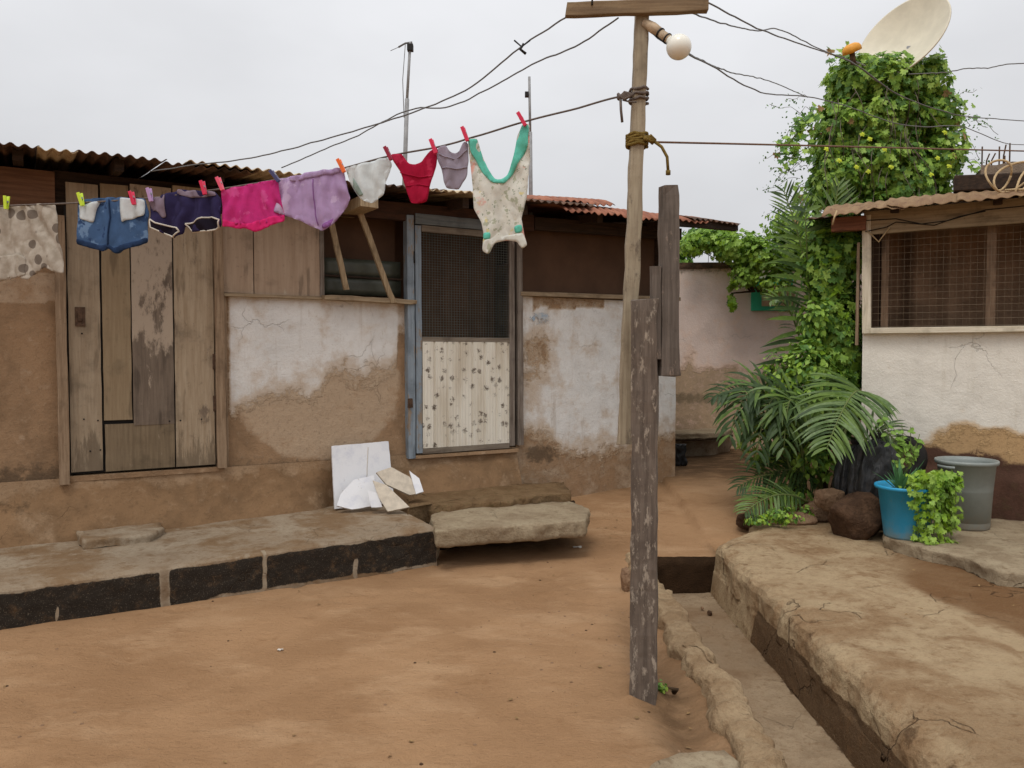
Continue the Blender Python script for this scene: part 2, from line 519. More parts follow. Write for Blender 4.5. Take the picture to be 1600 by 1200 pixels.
c = g.mix(g.ramp(g.noise(60, 5, .8, g.vec((1, 1, .25))), .58, .7, 0, .5), c, S(132, 118, 98))
M['greypl'] = g.out(c, .5, n, .1, .004, .4)
M['soil'] = m_plain("potting_soil", S(52, 38, 26), .95, .4, 40)
g = G("black_polythene"); n = g.noise(9, 6, .7, g.vec((1, 1, .5)), 1.5); v_ = g.voro(13, g.vec((1, 1, .45)))
M['bag'] = g.out(g.mix(g.ramp(g.noise(20, 5, .7), .5, .75, 0, .5), S(30, 31, 34), S(70, 62, 54)), .34, g.math('ADD', n, v_), .8, .03, .5)
M['tyre'] = m_plain("tyre_rubber", S(34, 30, 28), .8, .3, 20)
M['rock'] = m_earth("brown_rock", S(138, 108, 84), S(160, 130, 102), S(84, 64, 48), S(112, 84, 62), 4.0, .8)
M['rock_d'] = m_earth("dark_rock", S(74, 54, 40), S(96, 72, 54), S(44, 32, 25), S(62, 46, 34), 4.0, .9)
g = G("chalky_board"); n = g.noise(7, 6, .7); n2 = g.noise(24, 6, .75, g.vec((1, 1, .4)))
c = g.mix(g.ramp(n, .45, .7, 0, .6), S(222, 222, 224), S(190, 192, 204))
c = g.mix(g.ramp(n2, .6, .72, 0, .6), c, S(166, 156, 146))
M['whiteb'] = g.out(c, .85, n2, .3, .006, .2)
M['whiteb2'] = m_plain("soiled_board", S(204, 192, 174), .85, .25, 18, .2, .3)
M['teal'] = m_plain("turquoise_paint", S(64, 190, 150), .7, .15, 8)
M['litter'] = m_plain("pale_litter", S(206, 198, 188), .8)
M['drygrass'] = m_plain("dry_leaf", S(150, 120, 80), .9, .4, 30)
M['concrete'] = m_plain("raw_concrete", S(142, 126, 110), .95, .3, 9, .1, .6, bd=.02)

# corrugated white door panel with black peeling flecks
g = G("flecked_white_panel")
n = g.noise(15, 5, .62, g.vec((1.2, 1, .75))); n2 = g.noise(60, 4, .75)
mv_ = g.n('ShaderNodeTexVoronoi'); mv_.inputs['Scale'].default_value = 13.5; mv_.inputs['Randomness'].default_value = .55
g.t.links.new(g.vec((1.0, 0, .9), (.03, 0, 0)), mv_.inputs['Vector']); mot = mv_.outputs['Distance']
base = g.mix(g.ramp(g.noise(6, 4, .6, g.vec((1, 1, .2))), .35, .7), S(222, 217, 204), S(200, 190, 172))
col = g.mix(g.math('MULTIPLY', g.ramp(g.math('ADD', mot, g.math('MULTIPLY', g.math('SUBTRACT', n2, .5), 1.3)), .17, .34, 1, 0), g.ramp(n, .36, .56, .25, .95)), base, S(98, 86, 74))
M['doorpanel'] = g.out(col, .7, n2, .2, .004)

# cloth
M['c_spot'] = None
g = G("spotted_jersey")
x = g.n("ShaderNodeTexVoronoi"); x.inputs["Scale"].default_value = 13; x.inputs["Randomness"].default_value = .7
g.t.links.new(g.vec((1, 0, 1)), x.inputs["Vector"])
dots = g.ramp(x.outputs["Distance"], .34, .38, 1, 0)
col = g.mix(g.ramp(g.noise(20, 4, .6), .35, .7), S(190, 180, 166), S(166, 154, 138))
col = g.mix(g.math('MULTIPLY', dots, .85), col, S(106, 94, 84))
M['c_spot'] = g.out(col, .9, g.noise(500, 2), .2, .002, .15, .2)
M['c_denim'] = m_cloth("denim", S(66, 92, 128), S(44, 66, 100), 2.0, .05, [(S(104, 130, 162), 8, .55), (S(44, 64, 98), 16, .6)])
M['c_denimd'] = m_cloth("dark_denim_hem", S(36, 54, 84), S(26, 40, 66), 2.0, .05)
M['c_pocket'] = m_cloth("white_pocket_cloth", S(206, 210, 210), S(176, 182, 182), 1, .15)
M['c_navy'] = m_cloth("navy_cotton", S(46, 40, 74), S(28, 26, 46), 1, .05)
M['c_navyw'] = m_cloth("navy_waist_highlight", S(128, 112, 124), S(82, 70, 92), 1, .05)  # lighter tone paints the highlight along the waist
M['c_navyin'] = m_cloth("navy_leg_shade", S(28, 22, 34), S(18, 14, 22), 1, .02)
M['c_trim'] = m_cloth("cream_trim", S(212, 204, 192), S(180, 170, 158), 1, .1)
M['c_pink'] = m_cloth("hot_pink_cotton", S(218, 62, 142), S(190, 36, 116), 1, .35, [(S(226, 92, 162), 9, .55)])
M['c_pinkh'] = m_cloth("pink_ruffle", S(226, 48, 120), S(190, 30, 90), 1, .25)
M['c_lilac'] = m_cloth("lilac_jersey", S(200, 172, 210), S(176, 142, 190), 1, .4, [(S(216, 194, 222), 8, .55)])
M['c_lilacd'] = m_cloth("dark_lilac_cloth", S(140, 92, 150), S(110, 70, 120), 1, .1)
M['c_white'] = m_cloth("white_cotton", S(226, 231, 231), S(184, 192, 192), 1, .3)
M['c_mint'] = m_cloth("grey_green_lining", S(144, 160, 150), S(104, 122, 114), 1, .1)
M['c_red'] = m_cloth("crimson_cotton", S(182, 28, 64), S(140, 14, 44), 1, .3, [(S(200, 52, 84), 9, .56)])
M['c_grey'] = m_cloth("mauve_grey_cotton", S(168, 158, 172), S(134, 124, 138), 1, .25)
M['c_ones'] = m_cloth("cream_printed_cotton", S(232, 230, 220), S(214, 210, 196), 1, .3,
                      [(S(184, 186, 164), 26, .56), (S(232, 178, 164), 5, .535), (S(224, 212, 160), 18, .62), (S(150, 160, 140), 55, .62), (S(230, 226, 212), 34, .6)])
M['c_teal'] = m_cloth("turquoise_binding", S(110, 206, 184), S(80, 180, 156), 1, .2)
M['c_onew'] = m_cloth("white_binding", S(226, 226, 216), S(204, 202, 190), 1, .2)

# leaves
M['lf1'] = m_leaf("vine_leaf", S(142, 172, 72), S(110, 150, 58))
M['lf2'] = m_leaf("vine_leaf_dark", S(98, 136, 60), S(76, 114, 50))
M['lf3'] = m_leaf("vine_leaf_light", S(162, 190, 86), S(134, 170, 68))
M['lfy'] = m_leaf("young_leaf", S(146, 176, 48), S(110, 150, 40))
M['flower'] = m_plain("yellow_flower", S(214, 226, 70), .6, .1, trans=.3)
M['palm1'] = m_leaf("palm_leaf", S(104, 128, 58), S(80, 106, 48), .5)
M['palm2'] = m_leaf("palm_leaf_dark", S(68, 90, 46), S(50, 70, 38), .5)
M['palm3'] = m_leaf("palm_leaf_grey", S(116, 138, 88), S(86, 110, 62), .42)
M['stem'] = m_plain("green_stem", S(104, 116, 64), .7, .3)
M['bark'] = m_plain("bark", S(82, 66, 50), .95, .4, 20, .1, .7)
M['twig'] = m_plain("dry_twig", S(110, 100, 88), .9)
M['aloe'] = m_leaf("aloe_leaf", S(88, 132, 82), S(60, 104, 64), .4)


# ------------------------------------------------------------------ sky and sun
w = bpy.data.worlds.new("World"); SC.world = w; w.use_nodes = True
t = w.node_tree; t.nodes.clear()
SUN_EL, SUN_AZ = R(62), R(200)
sky = t.nodes.new("ShaderNodeTexSky"); sky.sky_type = 'NISHITA'; sky.sun_disc = False
sky.sun_elevation = SUN_EL; sky.sun_rotation = SUN_AZ; sky.dust_density = 5; sky.air_density = 1.5
tc = t.nodes.new("ShaderNodeTexCoord")
sep = t.nodes.new("ShaderNodeSeparateXYZ"); t.links.new(tc.outputs["Generated"], sep.inputs[0])
mr = t.nodes.new("ShaderNodeMapRange"); t.links.new(sep.outputs[2], mr.inputs[0])
mr.inputs[1].default_value = 0; mr.inputs[2].default_value = 1; mr.inputs[3].default_value = 5.75; mr.inputs[4].default_value = 13.6
cn = t.nodes.new("ShaderNodeTexNoise"); mp = t.nodes.new("ShaderNodeMapping"); mp.inputs["Scale"].default_value = (1, 1, 2.2)
t.links.new(tc.outputs["Generated"], mp.inputs[0]); t.links.new(mp.outputs[0], cn.inputs["Vector"])
cn.inputs["Scale"].default_value = 2.2; cn.inputs["Detail"].default_value = 5; cn.inputs["Roughness"].default_value = .5
cr = t.nodes.new("ShaderNodeMapRange"); t.links.new(cn.outputs["Fac"], cr.inputs[0])
cr.inputs[1].default_value = .3; cr.inputs[2].default_value = .7; cr.inputs[3].default_value = .90; cr.inputs[4].default_value = 1.08
mu = t.nodes.new("ShaderNodeMath"); mu.operation = 'MULTIPLY'
t.links.new(mr.outputs[0], mu.inputs[0]); t.links.new(cr.outputs[0], mu.inputs[1])
cl = t.nodes.new("ShaderNodeVectorMath"); cl.operation = 'SCALE'; cl.inputs[0].default_value = (.985, .995, 1.03)
t.links.new(mu.outputs[0], cl.inputs["Scale"])
hs = t.nodes.new("ShaderNodeHueSaturation"); hs.inputs["Saturation"].default_value = .25; t.links.new(sky.outputs[0], hs.inputs["Color"])
mx = t.nodes.new("ShaderNodeMix"); mx.data_type = 'RGBA'; mx.inputs[0].default_value = .93
t.links.new(hs.outputs[0], mx.inputs[6]); t.links.new(cl.outputs[0], mx.inputs[7])
bg = t.nodes.new("ShaderNodeBackground"); bg.inputs["Strength"].default_value = .1
t.links.new(mx.outputs[2], bg.inputs[0])
wo = t.nodes.new("ShaderNodeOutputWorld"); t.links.new(bg.outputs[0], wo.inputs[0])
sd = bpy.data.lights.new("sun", 'SUN'); sd.energy = 1.25; sd.angle = R(24); sd.color = (1, .96, .9)
so = link(bpy.data.objects.new("sun", sd))
sdir = Vector((math.sin(SUN_AZ) * math.cos(SUN_EL), math.cos(SUN_AZ) * math.cos(SUN_EL), math.sin(SUN_EL)))
so.rotation_euler = (-sdir).to_track_quat('-Z', 'Y').to_euler()
so.location = (0, 0, 20)
SC.view_settings.view_transform = 'Standard'; SC.view_settings.look = 'None'
SC.view_settings.exposure = 0.02; SC.view_settings.gamma = 1.0
SC.cycles.max_bounces = 6
SC.cycles.use_denoising = True


# ------------------------------------------------------------------ ground
random.seed(90)
FEET = []
for k_ in range(16):
    px_, py_, an_ = random.uniform(-2.6, .6), random.uniform(2.6, 6.0), random.uniform(0, 6.28)
    for q_ in range(4): FEET.append((px_ + .5 * q_ * math.cos(an_) - (.08 if q_ % 2 else -.08) * math.sin(an_), py_ + .5 * q_ * math.sin(an_) + (.08 if q_ % 2 else -.08) * math.cos(an_), an_ + random.uniform(-.2, .2)))
random.seed(12)


def ground_z(x, y):
    z = .2 * sst(6.2, 8.9, y) + .06 * sst(8.9, 12, y)
    z += .012 * fbm(x, y, 0, 1.3) + .004 * fbm(x, y, 5, 7)
    if -4 < x < 1 and 1.5 < y < 8:
        for fx_, fy_, fa_ in FEET:
            dx, dy = x - fx_, y - fy_
            if abs(dx) < .2 and abs(dy) < .2:
                a_ = dx * math.cos(fa_) + dy * math.sin(fa_); b_ = -dx * math.sin(fa_) + dy * math.cos(fa_)
                q_ = (a_ / .13) ** 2 + (b_ / .05) ** 2
                z += -.011 * math.exp(-q_ ** 2) + .004 * math.exp(-(q_ - 1.6) ** 2 * 3)
    if y < 4.9: z -= .06 * math.exp(-((x - .74) / .1) ** 2) * sst(4.9, 4.4, y)
    if y < 3.9: z -= .02 * math.exp(-((x - .75) ** 2 + (y - 3.5) ** 2) / .06)
    z += .055 * math.exp(-((x - .62) ** 2 + (y - 3.64) ** 2) / .022)
    if y < 6.08 and 1.0 < x < 1.62: return -.42
    if x >= 1.62:
        z = -.12 + (z + .12) * sst(6.3, 6.6, y)
        if y > 6.3: z += .05 * sst(6.3, 7.2, y)
    return z


def axis(segs):
    o = []
    for a, b, st in segs:
        k = max(1, round((b - a) / st)); o += [a + (b - a) * i / k for i in range(k)]
    return o + [segs[-1][1]]


xs = axis([(-400, -40, 60), (-40, -6, 4), (-6, -4, .3), (-4, .99, .035), (.99, 1.01, .02), (1.01, 1.61, .1), (1.61, 1.63, .02), (1.63, 4, .08), (4, 8, .4), (8, 40, 4), (40, 400, 60)])
ys = axis([(-400, -20, 60), (-20, 1.5, 2), (1.5, 6.07, .035), (6.07, 6.09, .02), (6.09, 9.5, .05), (9.5, 14, .3), (14, 40, 3), (40, 600, 70)])
b = MB()
ids = {}
for j, y in enumerate(ys):
    for i, x in enumerate(xs):
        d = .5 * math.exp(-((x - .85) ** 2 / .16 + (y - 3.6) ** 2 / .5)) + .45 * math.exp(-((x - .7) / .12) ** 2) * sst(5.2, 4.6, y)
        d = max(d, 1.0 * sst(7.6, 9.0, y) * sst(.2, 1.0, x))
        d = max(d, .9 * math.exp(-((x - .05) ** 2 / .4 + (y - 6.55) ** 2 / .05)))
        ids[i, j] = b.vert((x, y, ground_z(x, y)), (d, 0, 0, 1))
for j in range(len(ys) - 1):
    for i in range(len(xs) - 1):
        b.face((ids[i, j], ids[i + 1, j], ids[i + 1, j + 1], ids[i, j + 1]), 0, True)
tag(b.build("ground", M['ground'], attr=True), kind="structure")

# small stones trodden into the yard
b = MB()
def pebble(b, c, r, m=0):
    sdv = random.uniform(0, 50)
    ring = []
    for k, (rr, zz) in enumerate(((.0, -.5), (.8, -.3), (1, .1), (.65, .55), (0, .7))):
        ring.append([b.vert((c[0] + r * rr * math.cos(q * 1.2566) * (1 + .4 * nz((q, k, sdv))), c[1] + r * rr * math.sin(q * 1.2566) * (1 + .4 * nz((q, k, sdv + 9))), c[2] + zz * r * .7)) for q in range(5)])
    for A, B in zip(ring, ring[1:]):
        for q in range(5): b.face((A[q], A[(q + 1) % 5], B[(q + 1) % 5], B[q]), m)
for k in range(650):
    x, y = random.uniform(-3, 1.0), random.uniform(2.4, 8)
    if random.random() < .4: x, y = random.gauss(.6, .35), random.gauss(3.9, .8)
    if x > .95 and y < 6.1: continue
    pebble(b, (x, y, ground_z(x, y)), random.choice((.002, .0025, .003, .003, .004, .005, .009)), random.choice((0, 0, 0, 0, 1)))
tag(b.build("pebbles", [M['rock'], M['rock_d']]), "scattered tiny stones on the trodden earth", "pebbles", kind="stuff")

# ------------------------------------------------------------------ terrace in front of the house
KA, KB = onz(0, 985, 0), onz(683, 884, 0)
kd = (KB - KA).normalized(); kn = Vector((-kd.y, kd.x, 0))      # kn points to the house
tlen = (KB - KA).length
b = MB()
JN = [(onz(x, y, .12) - KA).dot(kd) for x, y in ((90, 945), (258, 918), (412, 895), (550, 873), (672, 850))]
JW = [.006, .024, .012, .014, .03]
JZ = [(.0, .08), (-.1, .3), (.02, .3), (.0, .13), (-.1, .3)]
def terrace(u, v):
    s = -2.2 + (tlen + 2.2) * u
    H = .236 + .045 * sst(0, tlen, s)
    prof = ((0, -.06), (.0, .05), (0.0, .10), (.0, .15), (.0, H - .045), (.004, H - .02), (.02, H - .004), (.07, H + .0), (.2, H + .004), (.5, H + .012), (1.6, H + .02))
    k = v * (len(prof) - 1); i = min(int(k), len(prof) - 2); f = k - i
    n_ = prof[i][0] * (1 - f) + prof[i + 1][0] * f; z = prof[i][1] * (1 - f) + prof[i + 1][1] * f
    p = KA + kd * s + kn * n_ + Vector((0, 0, z))
    wob = .02 * fbm(s, z, 0, 2.0)
    p += kn * (wob * (1 if n_ < .1 else .3) + (.006 * nz((s, z, 0), 14) if n_ < .05 else 0))
    p.z += .008 * fbm(s, n_, 3, 3.0)
    return p
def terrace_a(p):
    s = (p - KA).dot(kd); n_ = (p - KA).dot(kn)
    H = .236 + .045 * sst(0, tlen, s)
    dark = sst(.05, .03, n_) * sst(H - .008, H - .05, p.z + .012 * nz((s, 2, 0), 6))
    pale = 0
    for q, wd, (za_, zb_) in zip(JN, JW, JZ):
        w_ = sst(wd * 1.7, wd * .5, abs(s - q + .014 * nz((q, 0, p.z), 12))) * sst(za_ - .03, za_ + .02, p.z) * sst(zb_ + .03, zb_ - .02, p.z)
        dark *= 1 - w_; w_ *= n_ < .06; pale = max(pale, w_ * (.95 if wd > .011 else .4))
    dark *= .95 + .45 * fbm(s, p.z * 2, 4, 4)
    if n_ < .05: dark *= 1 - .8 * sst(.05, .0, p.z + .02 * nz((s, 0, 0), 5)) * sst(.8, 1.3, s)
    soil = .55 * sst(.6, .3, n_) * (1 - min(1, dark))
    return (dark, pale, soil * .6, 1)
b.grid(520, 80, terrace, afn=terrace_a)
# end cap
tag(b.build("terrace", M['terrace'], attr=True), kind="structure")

# ------------------------------------------------------------------ raised platform, drain and kerb
def platform(u, v):
    y = 1.2 + 5.5 * u
    prof = ((1.50, -.34), (1.52, -.2), (1.535, -.1), (1.545, -.02), (1.55, .035), (1.57, .07), (1.61, .09), (1.68, .098), (1.8, .102), (2.0, .105), (2.3, .108), (2.8, .11), (3.4, .115), (4.2, .12), (6.5, .12))
    k = v * (len(prof) - 1); i = min(int(k), len(prof) - 2); f = k - i
    x = prof[i][0] * (1 - f) + prof[i + 1][0] * f; z = prof[i][1] * (1 - f) + prof[i + 1][1] * f
    e = math.exp(-((x - 1.58) / .12) ** 2)
    if z > -.1:
        x += e * (.045 * fbm(y, z, 1, 2.4) + .02 * fbm(y, z, 4, 9))
        z += e * (.03 * fbm(y, x, 2, 5) + .012 * fbm(y, x, 9, 16)) - e * .05 * sst(4.0, 2.6, y)
        z += .012 * fbm(x, y, 1, 3.0) + (.006 * fbm(x, y, 1, 14) if x < 3 else 0)
        if x < 1.85:
            vd = noise.voronoi(Vector((x * 6, y * 6, 0)))[0]
            x += e * .03 * (vd[0] - .45); z -= e * .04 * max(0, vd[1] - vd[0] - .25)
    else:
        x += .012 * fbm(y, z, 1, 5)
    z += .03 * sst(5.6, 6.5, y) * (1 if z > 0 else 0)
    x += .45 * sst(6.02, 6.6, y) * max(0, 1 - (x - 1.5) / 1.2)
    return Vector((x, y, z))
def platform_a(p):
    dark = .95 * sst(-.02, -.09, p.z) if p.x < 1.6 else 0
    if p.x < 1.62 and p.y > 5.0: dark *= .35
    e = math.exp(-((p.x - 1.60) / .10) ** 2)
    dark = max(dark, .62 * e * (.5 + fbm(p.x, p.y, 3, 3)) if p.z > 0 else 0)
    px, py = proj(p)
    pale = 0
    d = py - (905 + (px - 1350) * .43)                     # the old mortar line across the top
    if abs(d) < 5 + 3 * nz(p, 8) and px > 1330 and nz(p, 5, 3) > -.32: pale = 1.1
    pale = max(pale, .55 * sst(1.3, .3, math.hypot((px - 1260) / 110, (py - 925) / 45)))
    pale = max(pale, .6 * sst(1.3, .3, math.hypot((px - 1560) / 130, (py - 1040) / 40)))
    soil = .7 * sst(0, 18, -d - 8) * sst(1330, 1450, px) if p.z > .05 else 0
    soil = max(soil, .45 * sst(980, 1150, py) * sst(.05, .09, p.z))
    return (dark, pale, soil, 1)
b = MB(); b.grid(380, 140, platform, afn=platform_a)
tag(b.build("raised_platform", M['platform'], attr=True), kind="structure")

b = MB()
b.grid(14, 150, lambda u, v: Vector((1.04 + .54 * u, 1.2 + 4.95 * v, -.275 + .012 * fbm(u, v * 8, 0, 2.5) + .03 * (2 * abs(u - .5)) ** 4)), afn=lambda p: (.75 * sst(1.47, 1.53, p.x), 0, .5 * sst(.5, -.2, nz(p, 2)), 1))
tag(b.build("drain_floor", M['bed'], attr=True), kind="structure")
b = MB()
b.grid(40, 16, lambda u, v: Vector((.9 + .68 * u, 6.06 + .012 * fbm(u * 3, v * 2, 0, 3) + (.03 * sst(.85, 1, v)), -.34 + (.345 + .01 * fbm(u, 0, 3, 6)) * v)))
tag(b.build("drain_end", M['drainwall']), kind="structure")

def kerb(u, v):
    y = 1.4 + 4.75 * u
    wv = .04 * fbm(y, 0, 0, 1.6) + .012 * math.sin(y * 2.2)
    prof = ((.83, -.14), (.84, -.05), (.85, .01), (.87, .04), (.92, .05), (.98, .05), (1.02, .025), (1.04, -.08), (1.07, -.2), (1.09, -.36))
    k = v * (len(prof) - 1); i = min(int(k), len(prof) - 2); f = k - i
    x = prof[i][0] * (1 - f) + prof[i + 1][0] * f + wv; z = prof[i][1] * (1 - f) + prof[i + 1][1] * f
    lump = fbm(y, x, 0, 2.6) + .5 * fbm(y, x, z, 8)
    x += .05 * fbm(y, z, 2, 4) + .025 * fbm(y, z, 7, 15)
    if z > -.15: z += .05 * lump + .018 * fbm(x, y, 1, 17)
    z = min(z, .058 + .02 * fbm(x, y, 3, 7))
    ch = math.floor(y * 2.3 + .6 * nz((x * 2, y, 0), 2))
    x += .028 * noise.noise(Vector((ch * 3.7, 1, 2))); z += .02 * noise.noise(Vector((ch * 5.1, 4, 2))) * (z > -.1)
    vd = noise.voronoi(Vector((x * 7, y * 7, z * 7)))[0]
    if z > -.2: x += .03 * (vd[0] - .45); z += .03 * (vd[0] - .5)
    return Vector((x, y, z))
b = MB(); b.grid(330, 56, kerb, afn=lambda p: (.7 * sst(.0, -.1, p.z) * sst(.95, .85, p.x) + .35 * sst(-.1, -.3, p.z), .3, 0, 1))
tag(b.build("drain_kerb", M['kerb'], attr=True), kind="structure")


# ------------------------------------------------------------------ generic rough slab / rock
def rough_slab(poly, z0, z1, sub=.035, edge=.02, seed=0, und=0.0):
    """broken slab of cast cement over an outline of world points"""
    b = MB(); n = len(poly)
    out = []
    for i in range(n):
        p, q = Vector(poly[i]).to_2d(), Vector(poly[(i + 1) % n]).to_2d()
        k = max(1, int((q - p).length / sub))
        for j in range(k): out.append(p.lerp(q, j / k))
    cx = sum(p.x for p in out) / len(out); cy = sum(p.y for p in out) / len(out)
    def ringpts(ins, z, jx):
        r = []
        for p in out:
            d = Vector((cx - p.x, cy - p.y)); d.normalize()
            o_ = edge * (fbm(p.x, p.y, z * 3 + seed, 6)) * 1.4 + jx * nz((p.x, p.y, z), 22, seed)
            q = p + d * (ins + o_)
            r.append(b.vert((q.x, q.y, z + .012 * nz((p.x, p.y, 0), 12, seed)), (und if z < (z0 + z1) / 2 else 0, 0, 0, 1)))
        return r
    H = z1 - z0
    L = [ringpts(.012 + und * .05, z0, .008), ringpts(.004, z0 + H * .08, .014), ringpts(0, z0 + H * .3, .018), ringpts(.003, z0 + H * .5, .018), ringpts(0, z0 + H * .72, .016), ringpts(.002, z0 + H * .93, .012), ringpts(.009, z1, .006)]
    m = len(out)
    for A, B in zip(L, L[1:]):
        for q in range(m): b.face((A[q], A[(q + 1) % m], B[(q + 1) % m], B[q]), 0, True)
    # top: concentric rings
    prev = L[-1]
    for f in (.15, .35, .6, .85):
        cur = []
        for q in range(m):
            p = Vector(b.v[L[-1][q]])
            x, y = p.x + (cx - p.x) * f, p.y + (cy - p.y) * f
            cur.append(b.vert((x, y, z1 + .008 * fbm(x, y, seed, 5))))
        for q in range(m): b.face((prev[q], prev[(q + 1) % m], cur[(q + 1) % m], cur[q]), 0, True)
        prev = cur
    b.face(prev)
    b.face(L[0][::-1])
    return b


def rock(c, r, seed, sq=(1, 1, .8), n=4):
    bm = bmesh.new(); bmesh.ops.create_icosphere(bm, subdivisions=n, radius=1)
    b = MB()
    for v in bm.verts:
        d = v.co.normalized()
        k = 1 + .35 * fbm(d.x, d.y, d.z + seed, 1.1, 2) + .12 * fbm(d.x, d.y, d.z + seed, 4, 3) + .05 * fbm(d.x, d.y, d.z + seed, 13, 3)
        # flattened facets
        for a in range(9):
            random.seed(seed * 31 + a)
            f = Vector((random.gauss(0, 1), random.gauss(0, 1), random.gauss(0, 1))).normalized()
            t_ = d.dot(f)
            if t_ > .6: k = min(k, (.74 + .03 * fbm(d.x, d.y, d.z, 9, 2)) / t_)
        b.vert((c[0] + d.x * k * r * sq[0], c[1] + d.y * k * r * sq[1], c[2] + d.z * k * r * sq[2]))
    for f in bm.faces: b.face([v.index for v in f.verts], 0, True)
    bm.free()
    random.seed(seed)
    return b


# door slab
SL = [onz(672, 804, .30), onz(690, 797, .30), onz(800, 788, .30), onz(890, 781, .31), onz(922, 793, .31), onz(915, 812, .31), onz(800, 822, .30), onz(680, 832, .29)]
o = rough_slab(SL, .172, .30, .022, .018, 3, .3).build("stone_step", M['slab'], attr=True)
tag(o, "thick broken concrete step slab jutting out below the screen door", "step")
# dark earth pier under the slab, its colour standing in for the shaded recess
SU = [onz(684, 866, 0), onz(905, 836, 0), onz(900, 812, 0), onz(700, 830, 0)]
o = rough_slab([p + Vector((0.0, .10, 0)) for p in SU], -.05, .17, .04, .03, 8).build("step_support", M['drainwall'], attr=True)
tag(o, kind="structure")
LD = [onz(638, 793, .35), onz(668, 786, .35), onz(700, 790, .35), onz(745, 783, .35), onz(790, 783, .35), onz(840, 773, .35), onz(893, 769, .35), onz(880, 752, .35), onz(800, 756, .35), onz(700, 764, .35), onz(640, 772, .35)]
o = rough_slab(LD, .12, .345, .02, .05, 22, .7).build("earth_ledge", M['ledge'], attr=True)
tag(o, "crumbling mossy earth ledge at the wall under the screen door, behind the slab", "ledge")
# small worn mud step by the plank door
T2 = [onz(118, 833, .30), onz(245, 815, .30), onz(258, 826, .30), onz(235, 838, .30), onz(130, 850, .29)]
o = rough_slab(T2, .22, .315, .03, .02, 5, .9).build("door_step", M['terrace'], attr=True)
tag(o, "low worn earth step on the terrace under the plank door", "step")
# slab flush with the yard at the very front
T3 = [onz(1020, 1192, .01), onz(1060, 1178, .01), onz(1135, 1172, .01), onz(1152, 1185, .01), onz(1165, 1250, .01), onz(1000, 1260, .01)]
o = rough_slab(T3, -.08, .018, .03, .02, 6).build("paving_slab", M['slab'], attr=True)
tag(o, "pale cement slab sunk in the earth beside the drain kerb", "slab")
# slab carrying the pot and bucket
T4 = [onz(1380, 838, .2), onz(1415, 820, .2) + Vector((0, .35, 0)), Vector((3.1, 7.12, 0)), Vector((4.1, 6.58, 0)), Vector((5.7, 5.7, 0)), Vector((5.0, 4.2, 0)), onz(1640, 900, .2), onz(1560, 893, .2), onz(1500, 868, .2), onz(1440, 856, .2)]
o = rough_slab(T4, .07, .2, .04, .025, 12, .6).build("concrete_slab", M['slab'], attr=True)
tag(o, "cracked concrete slab under the blue pot and grey bucket", "slab")

# ------------------------------------------------------------------ THE MAIN HOUSE
HA = R(31)
HP = Vector((-3.49, 5.46, 0))
HX, HY = Vector((math.cos(HA), math.sin(HA), 0)), Vector((-math.sin(HA), math.cos(HA), 0))
def hp(px, py, v=0.0):
    d = ray(px, py); P = HP + HY * v
    k = (P - EYE).dot(HY) / d.dot(HY)
    q = EYE + d * k - HP
    return q.dot(HX), q.z
def hw(u, v, z): return HP + HX * u + HY * v + Vector((0, 0, z))
def hu(px, py=560, v=0.0): return hp(px, py, v)[0]
def hz(px, py, v=0.0): return hp(px, py, v)[1]

house = thing("house", HP, HA, "long low mud house with plank door, screen door and rusty tin roof behind the washing", "house")
UL, UR = -2.6, hu(1056)
ZF = .70                       # floor / door sill level
ZS = 2.02; ZS2 = 2.12          # window sills
ZT = 2.80

def panel(name, u0, u1, z0, z1, mat, afn, v0=0.0, thick=.14, res=.025, lump=.010, foot=None, pattern_px=True):
    b = MB()
    nx = max(2, int((u1 - u0) / res)); ny = max(2, int((z1 - z0) / res))
    def fn(i, j):
        u, z = u0 + (u1 - u0) * i, z0 + (z1 - z0) * j
        e = min(i, 1 - i, 1) if not foot else 1
        v = v0 + lump * fbm(u, z, 0, 2.5) + .004 * fbm(u, z, 6, 14)
        if foot: v += foot(u, z)
        return Vector((u, v, z))
    def af(p): 
        P = hw(p.x, p.y, p.z); px, py = proj(P)
        return afn(px, py, p.x, p.z)
    b.grid(nx, ny, fn, afn=af)
    b.box(u0, u1, v0 + .03 + lump, v0 + thick, z0, z1)
    return b.build(name, mat, house, attr=True)


def poly_in(px, py, poly):
    c = False; n = len(poly)
    for i in range(n):
        x1, y1 = poly[i]; x2, y2 = poly[(i + 1) % n]
        if (y1 > py) != (y2 > py) and px < (x2 - x1) * (py - y1) / (y2 - y1) + x1: c = not c
    return c

# 1 brown mud wall beyond the plank door
def a_left(px, py, u, z):
    up = sst(470, 440, py)
    gr = .6 if (poly_in(px, py, [(-400, 425), (95, 425), (95, 470), (60, 475), (-400, 462)])) else 0
    rd = .42 if ((px - 55) / 26) ** 2 + ((py - 590) / 34) ** 2 < 1 else .16
    return (.0, max(gr, rd), (.3 * sst(640, 700, py) + .3 * sst(.9, .7, z)), 1)
panel("mud_wall", UL, hu(91), ZF - .02, 2.42, M['wall'], a_left)
